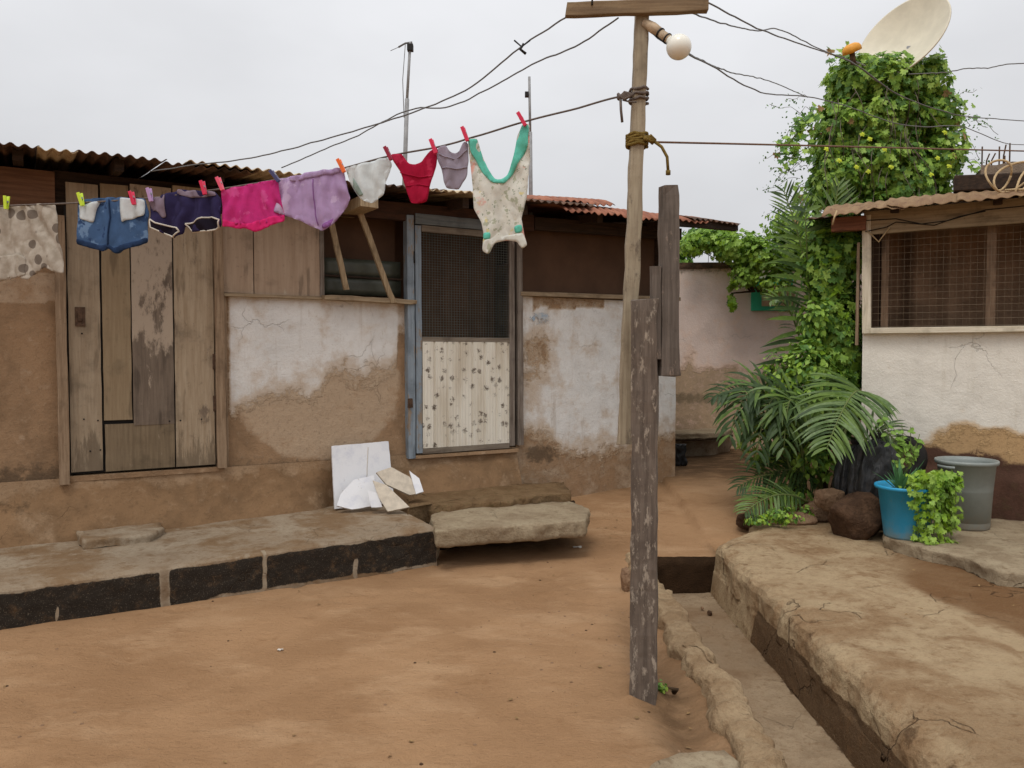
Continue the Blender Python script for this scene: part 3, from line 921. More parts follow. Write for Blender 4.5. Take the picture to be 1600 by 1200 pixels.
# 2 limewashed wall between the doors
B2 = [(345, 640), (380, 634), (420, 610), (500, 612), (520, 572), (560, 592), (600, 580), (622, 562), (640, 545)]
def a_mid(px, py, u, z):
    e = interp(B2, px)
    p = sst(42, -42, py - e)
    if px < 358: p *= .3
    if px > 622: p *= sst(560, 470, py) * .7
    el = ((px - 495) / 135) ** 2 + ((py - 600) / 125) ** 2
    gr = .5 * sst(1.1, .8, el) + .2
    if ((px - 450) / 50) ** 2 + ((py - 655) / 26) ** 2 < 1: gr += .25
    if ((px - 500) / 24) ** 2 + ((py - 665) / 30) ** 2 < 1: gr += .25
    return (p, min(gr, 1), .42 * sst(.92, .70, z + .05 * nz((u, 0, 0), 4)), 1)
panel("limewashed_wall", hu(351), hu(636), ZF - .02, ZS - .01, M['wall'], a_mid)
# 3 limewashed wall beyond the screen door
B3 = [(800, 672), (850, 676), (880, 704), (930, 706), (960, 700), (1000, 690), (1060, 672)]
def a_right(px, py, u, z):
    p = sst(45, -45, py - interp(B3, px))
    p *= 1 - .55 * math.exp(-((px - 828) / 26) ** 2 - ((py - 570) / 55) ** 2)
    p *= 1 - .5 * math.exp(-((px - 850) / 20) ** 2 - ((py - 545) / 40) ** 2)
    if py < 482 + 8 * nz((px * .05, 0, 0)) and 832 + 6 * nz((0, py * .1, 0)) < px < 945: p *= .4
    dm = .7 * math.exp(-((px - 845) / 45) ** 2 - ((py - 710) / 22) ** 2) + .55 * math.exp(-((px - 1000) / 60) ** 2 - ((py - 725) / 25) ** 2)
    dm += .4 * math.exp(-((px - 885) / 25) ** 2 - ((py - 620) / 16) ** 2)
    return (p, .45, dm, 1)
panel("limewashed_wall", hu(806), UR, .02, ZS2 - .01, M['wall'], a_right)
# traces of blue distemper on it
bu, bz = hp(842, 497)
b = MB(); b.grid(16, 8, lambda i, j: Vector((bu - .11 + .22 * i + .015 * nz((j * 3, 0, 0)), -.0145, bz - .055 + .10 * j + .02 * nz((i * 4, 1, 0)))))
g = G("blue_distemper"); n = g.noise(12, 6, .7)
bs = g.n("ShaderNodeBsdfPrincipled"); bs.inputs["Roughness"].default_value = .95
g.set(bs.inputs["Base Color"], g.mix(g.ramp(n, .4, .6), S(150, 168, 184), S(188, 188, 186)))
g.set(bs.inputs["Alpha"], g.ramp(g.noise(9, 6, .7), .46, .56))
oo = g.n("ShaderNodeOutputMaterial"); g.t.links.new(bs.outputs[0], oo.inputs[0])
b.build("paint_patch", g.mat, house)

# wall foot, bellying out towards the terrace
ZB = .16
def foot(u, z):
    t_ = (ZF - z) / (ZF - ZB)
    w_ = .13 + .05 * fbm(u, 0, 0, 1.1)
    near = math.exp(-((u - hu(720)) / .55) ** 2)
    k_ = 1 - .85 * sst(hu(480), hu(520), u) * sst(hu(650), hu(620), u)
    return -k_ * ((w_ + .05 * near) * sst(0.02, .95, t_) + .03 * fbm(u, z, 4, 3.2) * sst(0, .3, t_))
def a_foot(px, py, u, z):
    dm = .55 * math.exp(-((px - 20) / 60) ** 2 - ((py - 790) / 26) ** 2) + .9 * math.exp(-((px - 740) / 110) ** 2 - ((py - 782) / 14) ** 2)
    dm += .5 * math.exp(-((px - 860) / 80) ** 2 - ((py - 745) / 20) ** 2)
    return (0, .3 + .3 * nz((u, z, 0), 3) + .35 * sst(.5, .68, z), dm, 1)
panel("wall_foot", UL, hu(806), ZB - .1, ZF - .02, M['wallfoot'], a_foot, foot=foot, lump=.02, res=.022, v0=-.012)
def foot2(u, z):
    t_ = (.7 - z) / .7
    return -.10 * sst(.1, .9, t_) - .02 * fbm(u, z, 4, 3.2)
# floor sill of each door
b = MB(); b.box(hu(103), hu(345), -.03, .5, ZF - .05, ZF - .012, j=.004); b.build("threshold", M['wall'], house, attr=True)
b = MB(); b.box(hu(640), hu(806), -.06, .5, ZF - .06, ZF - .03, j=.004); b.build("threshold", M['wall'], house, attr=True)

# shell of the house
b = MB()
b.box(UL, UR, 3.6, 3.74, 0, 3.3); b.box(UL, UL + .14, .14, 3.6, 0, 2.9)
b.box(UL + .14, UR - .14, .2, 3.6, ZF - .12, ZF - .07)
b.build("rear_wall", M['room'], house)
b = MB(); b.box(UR - .14, UR, .15, 3.6, 0, 2.85, j=.004)
b.build("end_wall", M['wall'], house, attr=True)
for x0_, x1_ in ((UR - .14, UR), (UL, UL + .14)):
    b = MB()
    q_ = [b.vert((x, v, z)) for x in (x0_, x1_) for v, z in ((.15, 2.851), (3.6, 2.851), (3.6, 3.30), (.15, 2.93))]
    b.face(q_[:4]); b.face(q_[4:][::-1])
    for k in range(4): b.face((q_[k], q_[(k + 1) % 4], q_[4 + (k + 1) % 4], q_[4 + k]))
    b.build("gable_board", M['dkwood'], house)
# dark brown boarding above the mud wall, door head
b = MB(); b.box(UL, hu(91), -.005, .06, 2.425, 2.83); b.build("upper_boarding", M['brownbd'], house)
b = MB(); b.box(hu(91), hu(502), .045, .10, 2.50, 2.85); b.build("head_board", M['dkwood'], house)

# plank door
u = lambda x: hu(x)
zt = hz(215, 292)
pd = MB()
def plank(b, x0, x1, y0, y1, m, v=-.012):
    a, c = u(x0), u(x1)
    b.board(((a + c) / 2, v, hz((x0 + x1) / 2, y1)), ((a + c) / 2, v, hz((x0 + x1) / 2, y0)), ((c - a) / 2 - .003, 0, 0), (0, .014, 0), m, 14, .0035)
plank(pd, 107, 158, 288, 736, 0); plank(pd, 160, 205, 290, 656, 1, -.016); plank(pd, 206, 271, 292, 663, 2, -.010)
plank(pd, 272, 334, 294, 727, 3); plank(pd, 161, 271, 661, 733, 4, -.008)
door = pd.build("plank_door", [M['pl_tan'], M['pl_tan2'], M['pl_grey'], M['pl_pale'], M['pl_low']], house)
b = MB(); b.box(u(118), u(134), -.034, -.028, hz(126, 510), hz(126, 480)); b.box(u(122), u(129), -.042, -.034, hz(126, 502), hz(126, 488))
b.build("latch_plate", M['rustiron'], door, bevel=.002)
for y in (565, 630):
    b = MB(); b.box(u(331), u(337), -.036, -.02, hz(333, y + 12), hz(333, y - 12)); b.build("hinge", M['rustiron'], door, bevel=.002)
for x, y in ((131, 655), (153, 657), (169, 655), (187, 656), (193, 654), (282, 657), (315, 655), (141, 705), (157, 703), (265, 658), (128, 521)):
    uu, zz = hp(x, y, -.03); b = MB()
    b.lathe([(0, -.003), (.006, 0), (0, .0)], 8, 0, (0, 0, 0))
    for k in range(len(b.v) - 24, len(b.v)):
        p = b.v[k]; b.v[k] = (uu + p[0], -.0305 - p[2] * .5, zz + p[1])
    b.build("nail", M['black'], door)
fr = MB()
fr.board((u(97), -.02, ZF - .06), (u(96), -.02, 2.52), (.033, 0, 0), (0, .05, 0), 0, 12, .005)
fr.board((u(343), -.02, ZF - .02), (u(341), -.02, 2.62), (.034, 0, 0), (0, .045, 0), 0, 12, .005)
fr.build("door_frame", M['jamb'], house)
b = MB(); b.board((u(352), -.004, ZF), (u(351.5), -.004, ZS), (.012, 0, 0), (0, .02, 0), 0, 10, .004); b.build("trim_batten", M['jamb'], house)
b = MB(); b.box(u(104.5), u(336), .012, .03, ZF, 2.6); b.build("door_backing", M['black'], house)

# plywood sheets over the first window
zb = ZS + .012
b = MB(); b.box(u(345), u(396.5), -.022, .0, zb, 2.63, j=.003); b.build("window_board", M['ply'], house, bevel=.002)
b = MB(); b.box(u(397.5), u(501), -.026, -.002, zb, 2.66, j=.003); b.build("window_board", M['ply'], house, bevel=.002)
b = MB(); b.board((u(346), -.03, ZS - .003), (u(502), -.03, ZS - .003), (0, 0, .012), (0, .02, 0), 0, 12, .004); b.build("ledge_batten", M['sill'], house)
# open window with dusty louvres and two battens
zw0 = ZS + .03; zw1 = 2.62
b = MB(); b.box(u(503), u(633), .22, .235, ZS, 2.85); b.build("window_curtain", M['curtain'], house)
win = MB(); win.board((u(502.5), -.005, ZS), (u(502.5), -.005, 2.7), (.018, 0, 0), (0, .03, 0), 0, 8, .003)
wf = win.build("window_frame", M['greyj'], house)
for k in range(2):
    z = zw0 + .01 + k * .155
    b = MB(); b.grid(6, 3, lambda i, j: Vector((u(507) + (u(631) - u(507)) * i, .055 + .012 * k + .006 * nz((i * 2, j, k)), z + .15 * j)))
    b.build("pane", M['glass_old'], wf, solid=.004)
b = MB(); b.board((u(506), .05, zw0 + .166), (u(632), .05, zw0 + .160), (0, 0, .008), (0, .01, 0), 0, 6, .002); b.build("glazing_bar", M['dkwood'], wf)
b = MB(); b.board((u(500), -.05, ZS + .004), (u(645), -.05, ZS - .01), (0, 0, .02), (0, .05, 0), 0, 14, .006, wear=1); b.build("window_sill", M['sill'], house)
for (x0, y0, x1, y1, v) in ((516, 340, 543, 452, -.10), (562, 330, 616, 473, -.12)):
    a = hp(x0, y0, v); c = hp(x1, y1, v)
    d = Vector((c[0] - a[0], 0, c[1] - a[1])).normalized()
    b = MB(); b.board((a[0], v, a[1]), (c[0], v + .03, c[1]), Vector((d.z, 0, -d.x)) * .022, (0, .014, 0), 0, 10, .004, wear=1)
    b.build("brace", M['brace'], house)

# screen door
ZD0, ZD1 = hz(720, 700) + .0, hz(700, 362)
b = MB()
b.board((u(638.5), -.03, ZF - .05), (u(637), -.03, hz(638, 338)), (.033, 0, 0), (0, .04, 0), 0, 14, .004)
b.board((u(809), -.02, ZF + .0), (u(807), -.02, 2.72), (.03, 0, 0), (0, .04, 0), 1, 14, .004)
b.board((u(645), -.03, hz(720, 350)), (u(806), -.03, hz(720, 350)), (0, 0, .045), (0, .035, 0), 2, 10, .004)
b.build("screen_door_frame", [M['blue'], M['greyj'], M['bluex']], house)
sd_ = MB()
sd_.board((u(650.5), -.045, ZF - .01), (u(649.5), -.045, ZD1 + .02), (.028, 0, 0), (0, .018, 0), 0, 14, .003)
sd_.board((u(795.5), -.045, ZF - .0), (u(794.5), -.045, ZD1 + .02), (.028, 0, 0), (0, .018, 0), 1, 14, .003)
zr = hz(720, 531)
for z, hh in ((ZF + .005, .024), (zr, .02), (ZD1 + .0, .028)):
    sd_.board((u(655), -.044, z), (u(791), -.044, z), (0, 0, hh), (0, .016, 0), 2, 8, .003)
sdoor = sd_.build("screen_door", [M['blue'], M['greyj'], M['greyx']], house)
b = MB()
ua, ub = u(655), u(791)
nn = 33
for k in range(nn + 1):
    x = ua + (ub - ua) * k / nn + .002 * nz((k, 0, 0), 2); b.box(x - .0016, x + .0016, -.047, -.044, zr, ZD1)
mm_ = 42
for k in range(mm_ + 1):
    z = zr + (ZD1 - zr) * k / mm_; b.box(ua, ub, -.0505, -.0475, z - .0016, z + .0016)
b.build("wire_screen", M['mesh'], sdoor)
b = MB()
b.grid(280, 2, lambda i, j: Vector((ua + .004 + (ub - ua - .008) * i, -.05 - .009 * (1 if (i * 7) % 1 < .8 else 0) - .003 * (1 if (i * 28) % 1 < .5 else 0), ZF + .03 + (zr - ZF - .05) * j)), sm=False)
b.build("door_panel", M['doorpanel'], sdoor, solid=.003)
b = MB(); uu, zz = hp(641, 630, -.075); b.box(uu - .02, uu + .018, -.085, -.068, zz - .04, zz + .04, j=.004); b.tube([(uu - .004, -.095, zz - .03), (uu - .004, -.095, zz + .03)], .007)
b.build("padlock_hasp", M['rustiron'], sdoor, bevel=.002)
b = MB(); uu, zz = hp(647, 402, -.07); b.tube([(uu, -.075, zz - .05), (uu, -.075, zz + .05)], .007); b.build("hinge", M['black'], sdoor)
b = MB()
def curt(i, j): return Vector((u(640) + (u(809) - u(640)) * i, .42 + .03 * math.sin(i * 34) + .02 * nz((i * 6, j, 0)), ZF + 2.1 * j))
b.grid(80, 6, curt); b.build("door_curtain", M['curtain'], house)

# second window, closed off by a brown sheet
b = MB(); b.box(u(808), UR - .01, .10, .12, ZS2, 2.85); b.build("window_curtain", M['curtain'], house)
b = MB(); b.board((u(808), -.02, ZS2 + .01), (UR, -.02, ZS2 + .03), (0, 0, .02), (0, .045, 0), 0, 14, .004); b.build("window_sill", M['sill'], house)
b = MB(); b.box(u(1030), UR - .0, -.01, .08, ZS2 + .06, 2.78); b.build("corner_post", M['dkwood'], house)
# corner strip of bare plaster is part of the wall; head plates
b = MB(); b.board((u(502), -.02, 2.78), (u(830), -.02, 2.80), (0, 0, .075), (0, .03, 0), 0, 14, .004); b.build("fascia_board", M['fascia'], house)
b = MB(); b.board((u(831), -.02, 2.80), (UR + .02, -.02, 2.84), (0, 0, .06), (0, .03, 0), 0, 14, .004); b.build("fascia_board", M['dkwood'], house)
uu, zz = hp(566, 322, -.3)
b = MB(); b.box(uu - .07, uu + .07, -.46, .1, zz - .035, zz + .05, j=.006); b.build("rafter_end", M['brace'], house, bevel=.003)
# rafters under the eave
for x in (30, 180, 330, 700, 790, 905, 1010):
    uu = hu(x, 300)
    b = MB(); b.board((uu, -.34, 2.855), (uu, 3.6, 3.24), (.03, 0, 0), (0, 0, .04), 0, 6, .004); b.build("rafter", M['dkwood'], house)

# roof sheets (eave positions surveyed at the sheet ends)
def roof_sheet(parent, u0, u1, za, zc, v0, v1, rise, mat, droop=.0, seed=0, zoff=0.0, wl=.076, ragged=.03, dl=.28, amp=.011):
    b = MB()
    nu = max(6, int((u1 - u0) / (wl / 8)))
    nv = 18
    def fn(i, j):
        x = u0 + (u1 - u0) * i
        jj = j ** 1.6
        v = v0 + (v1 - v0) * jj
        if j == 0: v += ragged * fbm(x, seed, 0, 5) + .5 * ragged * nz((x, seed, 0), 18)
        d = v - v0
        z = za + (zc - za) * i + rise * d + zoff
        z += amp * math.sin(x / wl * 2 * math.pi) + .01 * fbm(x, v, seed, 1.5)
        if droop: z -= droop * max(0, 1 - d / dl) ** 2 * (1 + .5 * nz((x, seed, 0), 3))
        return Vector((x, v, z))
    b.grid(nu, nv, fn)
    return b.build("roof_sheet", mat, parent, solid=.004)
E = [(-700, 150), (0, 224), (60, 234), (110, 238), (200, 246), (300, 258), (400, 268), (500, 281), (600, 291), (700, 300), (820, 308), (960, 322), (1060, 333), (1157, 346)]
def ez(x): return hp(x, interp(E, x), -.5)
seq = [(-700, -200, 'tin', 0, 0), (-215, 62, 'tin', 0, .012), (58, 122, 'tin_pale', .0, 0), (112, 262, 'tin', .0, .012), (255, 405, 'tin', .0, 0), (290, 500, 'tin_pale', .0, .02), (490, 640, 'tin', 0, .006),
       (600, 705, 'tin', .0, .014), (668, 790, 'tin_pale', .01, .02), (780, 930, 'tin', .02, .005)]
for i, (x0, x1, mt, dr, zo) in enumerate(seq):
    (a, za), (c, zc) = ez(x0), ez(x1)
    roof_sheet(house, a, c, za, zc, -.5 + random.uniform(-.03, .03), 3.8, .11, M[mt], dr, i, zo)
for i, (x0, y0, x1, y1, mt, dr, v, zo) in enumerate(((812, 306, 962, 316, 'tin_rust', .06, -.40, .03), (885, 322, 1036, 337, 'tin_rust', .09, -.52, .045), (1020, 333, 1108, 341, 'tin_rust', .07, -.5, .02), (1080, 336, 1158, 347, 'tin', .03, -.5, .0))):
    a, za = hp(x0, y0, v); c, zc = hp(x1, y1, v)
    roof_sheet(house, a, c, za, zc, v, 3.8, .11, M[mt], dr, 20 + i, zo)

b = MB(); a = hp(1040, 347, -.44); c_ = hp(1152, 356, -.44); b.board((a[0], -.44, a[1]), (c_[0], -.42, c_[1]), (0, 0, .03), (0, .03, 0), 0, 8, .005); b.build('eave_dark_timber', M['dkwood'], house)  # dark timber added, its tone stands in for the shaded eave underside
# television aerial masts on the roof
def mast(name, label, x0, y0, x1, y1, Y, extra):
    p0, p1 = at(x0, y0, Y), at(x1, y1, Y)
    t_ = thing(name, p0, 0, label, "aerial", "aerial masts on the house roof")
    b = MB(); d = p1 - p0
    b.tube([(0, 0, -.45), d * .55, ], .022, 10); b.tube([d * .5, d], .014, 10)
    b.build("pole", M['steel'], t_)
    extra(t_, d)
def ex1(t_, d):
    b = MB(); b.tube([d + Vector((.02, 0, .0)), d + Vector((-.05, 0, -.01)), d + Vector((-.12, 0, -.05))], .009, 6); b.tube([d + Vector((-.12, 0, -.05)), d + Vector((-.2, 0, -.085))], .003, 6)
    b.build("antenna_arm", M['wire'], t_)
    b = MB(); b.tube([d + Vector((-.05, 0, -.02)), d * .7 + Vector((-.055, .0, 0)), d * .4 + Vector((-.02, .0, 0))], .004, 6); b.build("lead_wire", M['wire'], t_)
    b = MB(); b.box(d.x - .03, d.x + .03, -.03, .03, d.z - .09, d.z - .02); b.build("clamp", M['black'], t_, bevel=.004)
def ex2(t_, d):
    b = MB(); q = d * .86; b.box(q.x - .05, q.x - .01, -.03, .03, q.z - .03, q.z + .02); b.build("clamp", M['black'], t_, bevel=.004)
mast("aerial_mast", "tall thin steel aerial mast with a bent arm on top, above the crimson briefs", 630, 262, 641, 66, 8.2, ex1)
mast("aerial_mast", "shorter plain aerial mast with a small clamp, behind the printed vest", 830, 312, 827, 120, 8.6, ex2)

# ------------------------------------------------------------------ HOUSE WITH THE WIRE MESH VERANDA
QA = R(-29)
QP = Vector((3.107, 7.1, 0))
QX, QY = Vector((math.cos(QA), math.sin(QA), 0)), Vector((-math.sin(QA), math.cos(QA), 0))
def rp(px, py, v=0.0):
    d = ray(px, py); P = QP + QY * v
    k = (P - EYE).dot(QY) / d.dot(QY); q = EYE + d * k - QP
    return q.dot(QX), q.z
def rw(u, v, z): return QP + QX * u + QY * v + Vector((0, 0, z))
vh = thing("house", QP, QA, "cream walled house with a wire mesh veranda beside the blue pot", "house")
ZS3 = rp(1480, 516)[1]
b = MB()
PATCH = [(1468, 662), (1535, 657), (1552, 668), (1600, 672), (1700, 700), (1700, 735), (1530, 712), (1470, 700)]
def a_r(p):
    px, py = proj(rw(p.x, p.y, p.z))
    bare = max(sst(1.35, .55, math.hypot((px - x_) / rx_, (py - y_) / ry_)) for x_, y_, rx_, ry_ in ((1500, 684, 48, 26), (1556, 688, 44, 24), (1610, 700, 60, 26), (1680, 715, 60, 24)))
    low = sst(676, 716, py + 10 * nz((px * .02, 0, 0)) - max(0, px - 1480) * .04)
    return ((1.25 - low * 1.25) * (1 - .9 * bare) + .12 * bare, bare, .45 * low * (1 - bare), 1)
b.grid(150, 80, lambda i, j: Vector((3.2 * i, .006 * fbm(i * 8, j * 4, 0, 2) - (.03 + .03 * fbm(i * 20, 0, 0, 1)) * sst(.62, .5, .1 + (ZS3 - .1) * j), .1 + (ZS3 - .1) * j)), afn=a_r)
b.box(0, 3.2, .02, .14, .1, ZS3 - .001)
b.build("wall", M['wall_r'], vh, attr=True)
b = MB(); b.box(0, .12, .14, 1.95, .1, 2.68); b.box(0, 3.2, 1.95, 2.05, .1, 3.05); b.box(.12, 3.2, .14, 1.95, .1, .2)
b.box(3.06, 3.2, .14, 1.95, .1, 2.68)
b.build("inner_wall", M['room'], vh)
b = MB()
b.board((.035, -.012, ZS3 - .02), (.02, -.012, 2.775), (.035, 0, 0), (0, .04, 0), 0, 10, .003)
b.build("corner_post", M['cream'], vh)
b = MB(); b.board((-.045, 0.01, ZS3 - .12), (-.045, 0.01, 2.545), (.012, 0, 0), (0, .03, 0), 0, 8, .004); b.build("edge_batten", M['jamb'], vh)
b = MB(); b.board((.07, -.015, ZS3 + .002), (3.2, -.015, ZS3 + .002), (0, 0, .025), (0, .05, 0), 0, 14, .003); b.build("window_sill", M['creamx'], vh)
b = MB(); b.board((.0, -.03, 2.705), (3.2, -.03, 2.74), (0, 0, .10), (0, .018, 0), 0, 14, .003); b.build("fascia_board", M['beigex'], vh)
for x, ww in ((1383, .03), (1548, .035), (1640, .035)):
    uu = rp(x, 450, .15)[0]
    b = MB(); b.board((uu, .15, ZS3), (uu, .15, 2.66), (ww, 0, 0), (0, .03, 0), 0, 8, .003); b.build("veranda_post", M['vpost'], vh)
b = MB()
def curt2(i, j): return Vector((.15 + 2.9 * i, .75 + .05 * math.sin(i * 60) + .04 * nz((i * 12, j, 0)), .25 + 2.5 * j))
b.grid(140, 6, curt2); b.build("curtain", M['curtain2'], vh)
b = MB()
for k in range(62):
    x = .07 + k * .05 + .012 * nz((k, 0, 0), 3); b.tube([(x, .045, ZS3), (x + .012 * nz((k, 1, 0), 2), .045, 2.25), (x + .01 * nz((k, 5, 0), 2), .045, 2.64)], .0010 + .0005 * nz((k, 3, 3), 2), 5)
for k in range(15):
    z = ZS3 + .04 + k * .058; b.tube([(.06 + q * .35, .041 + .006 * nz((k, q, 0), 2), z + .012 * nz((k, q, 4), 2)) for q in range(10)], .0013 + .0006 * nz((k, 6, 0), 2), 5)
b.build("wire_mesh", M['meshr'], vh)
# loose wires tacked along the fascia
b = MB()
pts = [rp(x, y, -.055) for x, y in ((1345, 345), (1400, 342), (1440, 350), (1480, 345), (1540, 328), (1640, 318))]
b.tube([(p[0], -.056, p[1]) for p in pts], .004, 6)
pts = [rp(x, y, -.06) for x, y in ((1352, 362), (1385, 355), (1400, 347), (1460, 352), (1500, 338), (1540, 330))]
b.tube([(p[0], -.062, p[1]) for p in pts], .004, 6)
b.build("cable", M['black'], vh)
b = MB(); pts = [rp(x, y, -.06) for x, y in ((1355, 360), (1373, 378), (1390, 355))]
b.tube([(p[0], -.065, p[1]) for p in pts], .007, 6); b.build("twine", M['rope_p'], vh)
# roof
def rs(x0, y0, x1, y1, v, mt, dr, i, zo, v1=2.3):
    a, za = rp(x0, y0, v); c, zc = rp(x1, y1, v)
    roof_sheet(vh, a, c, za, zc, v, v1, .12, M[mt], dr, 40 + i, zo, .09, .09, .5, .006)
rs(1284, 333, 1420, 322, -.35, 'tin_ochre', .10, 0, .085)
rs(1385, 322, 1505, 312, -.36, 'tin_ochre', .1, 1, .085)
rs(1495, 308, 1640, 299, -.40, 'tin_ochre', .09, 2, .06)
rs(1630, 297, 2300, 230, -.42, 'tin_ochre', .06, 3, .04)
rs(1256, 345, 1300, 341, -.2, 'tin', .02, 4, .03, 1.5)
b = MB(); a = rp(1300, 352, -.1); b.board((a[0], -.1, a[1]), (.02, -.09, a[1]), (0, 0, .06), (0, .035, 0), 0, 4, .005); b.build("purlin_end", M['redend'], vh)
for x in (.25, 1.0, 1.8, 2.6):
    b = MB(); b.board((x, -.2, 2.79), (x, 1.9, 3.06), (.03, 0, 0), (0, 0, .035), 0, 6, .004); b.build("rafter", M['dkwood'], vh)
b = MB(); a = rp(1308, 330, -.38); c = rp(1301, 352, -.38); b.tube([(a[0], -.40, a[1]), ((a[0] + c[0]) / 2 - .0, -.42, (a[1] + c[1]) / 2), (c[0], -.40, c[1])], .008, 6); b.build("tie_strip", M['rope_p'], vh)

# timber and rope coil on that roof
p0, p1 = at(1490, 291, 6.85), at(1760, 278, 6.3)
b = MB(); d = (p1 - p0).normalized(); b.board(p0, p1, (0, 0, .065), Vector((-d.y, d.x, 0)) * .12, 0, 8, .006)
o = place(b.build("timber_beam", M['dkwood']), p0)
tag(o, "dark square timber beam lying on the tin roof over the wire mesh veranda", "beam")
b = MB()
for k in range(4):
    c0 = at(1560 + k * 16, 274 + k * 3, 6.45 - k * .05)
    pts = []
    for q in range(25):
        an = q / 24 * 2 * math.pi
        pts.append(c0 + Vector((.10 * math.cos(an) * (1 + .6 * (k % 2)) + .03 * k, -.03 * math.sin(an * 2 + k), .12 * math.sin(an + k * .5))))
    b.tube(pts, .009, 6)
b.tube([at(1570, 297, 6.4), at(1600, 296, 6.3), at(1650, 290, 6.2)], .009, 6)
o = place(b.build("rope_coil", M['rope_p']), at(1570, 290, 6.45))
tag(o, "loose coil of pale rope hung over the dark beam on the roof", "rope")

# unfinished concrete with starter bars
p0 = at(1532, 292, 9.0)
un = thing("unfinished_wall", Vector((p0.x, p0.y, 0)), R(-20), "unfinished concrete wall top with upright steel bars beyond the mesh veranda roof", "wall")
b = MB(); zt = at(1532, 258, 9.0).z; b.grid(20, 10, lambda i, j: Vector((3 * i, .01 * nz((i * 9, j * 9, 0)), zt * j - (0 if j < 1 else .03 * nz((i * 14, 0, 0)))))); b.box(0, 3, .03, .3, 0, zt - .04)
b.build("concrete_face", M['concrete'], un)
for x, h, ln in ((1535, 228, 0), (1540, 240, .04), (1547, 240, .05), (1560, 230, 0), (1565, 228, .03), (1568, 245, 0), (1575, 226, 0), (1597, 226, .08)):
    q = at(x, 262, 9.1) - Vector((p0.x, p0.y, 0)); top = at(x, h, 9.1)
    qq = Matrix.Rotation(R(20), 3, 'Z') @ q
    b = MB(); b.tube([(qq.x, .15, zt - .3), (qq.x + ln * .3, .15, (zt + top.z) / 2), (qq.x + ln, .15, top.z)], .008, 6); b.build("steel_bar", M['rustiron'], un)

# ------------------------------------------------------------------ PINK WALLED HOUSE AT THE END OF THE PASSAGE
PP = Vector((1.3, 10.9, 0))
pk = thing("house", PP, R(-4), "pink washed house end wall with a turquoise shutter behind the palms", "house")
def a_p(p):
    P = PP + p; px, py = proj(P)
    paint = sst(600, 560, py + 26 * nz((p.x, p.z, 0), 2)) * (1 - .6 * math.exp(-((px - 1075) / 14) ** 2 - ((py - 570) / 40) ** 2) - .6 * math.exp(-((px - 1105) / 10) ** 2 - ((py - 590) / 35) ** 2))
    damp = .62 * math.exp(-((py - 622) / 16) ** 2) + .25 * sst(650, 690, py)
    damp = max(damp, .5 * math.exp(-((py - 420) / 20) ** 2))
    return (min(1, paint * 1.2), .35, damp, 1)
b = MB(); b.grid(140, 80, lambda i, j: Vector((3.6 * i, .012 * fbm(i * 6, j * 4, 0, 2), 2.78 * j + .03 * nz((i * 8, 0, 0)) * j)), afn=a_p); b.box(0, 3.6, .04, .2, 0, 2.7); b.box(0, 3.6, .2, 3, 2.6, 2.7)
b.build("wall", M['wall_p'], pk, attr=True)
def pw(px, py):
    q = at(px, py, 10.8) - PP; return q.x, q.z
b = MB(); (x0, z1), (x1, z0) = pw(1173, 436), pw(1235, 486)
b.box(x0, x1, -.05, .03, z0, z1); b.build("shutter", M['teal'], pk, bevel=.004)
b = MB(); b.box(x0 + .13, x1 + .02, -.065, -.055, z0 + .06, z1 - .09); b.build("shutter_panel", M['wall_p'], pk, attr=True)
b = MB(); b.box(-.1, 3.8, -.03, .6, 2.72, 2.8, j=.01); b.build("roof_slab", M['tin'], pk)
LG = [at(1040, 664, 10.3), at(1115, 658, 10.6), at(1145, 680, 10.3), at(1112, 690, 9.9), at(1062, 692, 9.8), at(1036, 688, 9.7)]
zl = at(1090, 678, 10.1).z
o = rough_slab(LG, zl - .06, zl + .03, .05, .03, 15, .8).build("cement_ledge", M['slab'], attr=True)
tag(o, "sagging cement ledge at the foot of the pink wall in the passage", "ledge")
LG2 = [p + Vector((.05, .25, 0)) for p in LG]
o = rough_slab(LG2, .1, zl - .05, .05, .03, 16, .2).build("mud_block", M['terrace'], attr=True)
tag(o, "squat mud block holding up the cement ledge in the passage", "block")
bsc = MB()
q0 = at(1063, 712, 9.3)
bsc.grid(8, 10, lambda i, j: q0 + Vector((-.07 + .14 * i + .03 * nz((j * 3, 0, 0)), .03 * nz((i * 4, j * 4, 0)), -.12 + .26 * j)))
o = place(bsc.build("plastic_scrap", M['bag'], solid=.01), q0); tag(o, "scrap of black plastic hanging at the house corner near the ledge", "plastic scrap")


# ------------------------------------------------------------------ POSTS AND POLES
pb = onz(1006, 1088, 0)
YP = pb.y
post = thing("wooden_post", pb, R(-14), "stout weathered square post with flaking pale paint in the yard", "post")
b = MB()
top = at(1008, 470, YP).z
b.board((0, 0, -.2), (-.005, 0, top), (.058, 0, 0), (0, .05, 0), 0, 40, .007, (.056, 0, 0), 1.0)
b.build("shaft", M['post'], post)
q0, q1 = at(1044, 588, YP - .01), at(1045, 292, YP - .01)
o = MB(); o.board(q0, q1, (.040, .006, 0), (-.006, .022, 0), 0, 20, .005, (.038, .006, 0), .6)
o = place(o.build("grey_board", M['post2']), q0)
tag(o, "grey weathered board nailed upright beside the stout post, rising above it", "board")
q0, q1 = at(1024, 560, YP - .02), at(1024, 416, YP - .02)
o = MB(); o.board(q0, q1, (.018, .003, 0), (-.003, .02, 0), 0, 10, .004, None, .6)
o = place(o.build("short_board", M['post2']), q0)
tag(o, "short narrow board wedged between the stout post and the grey board", "board")

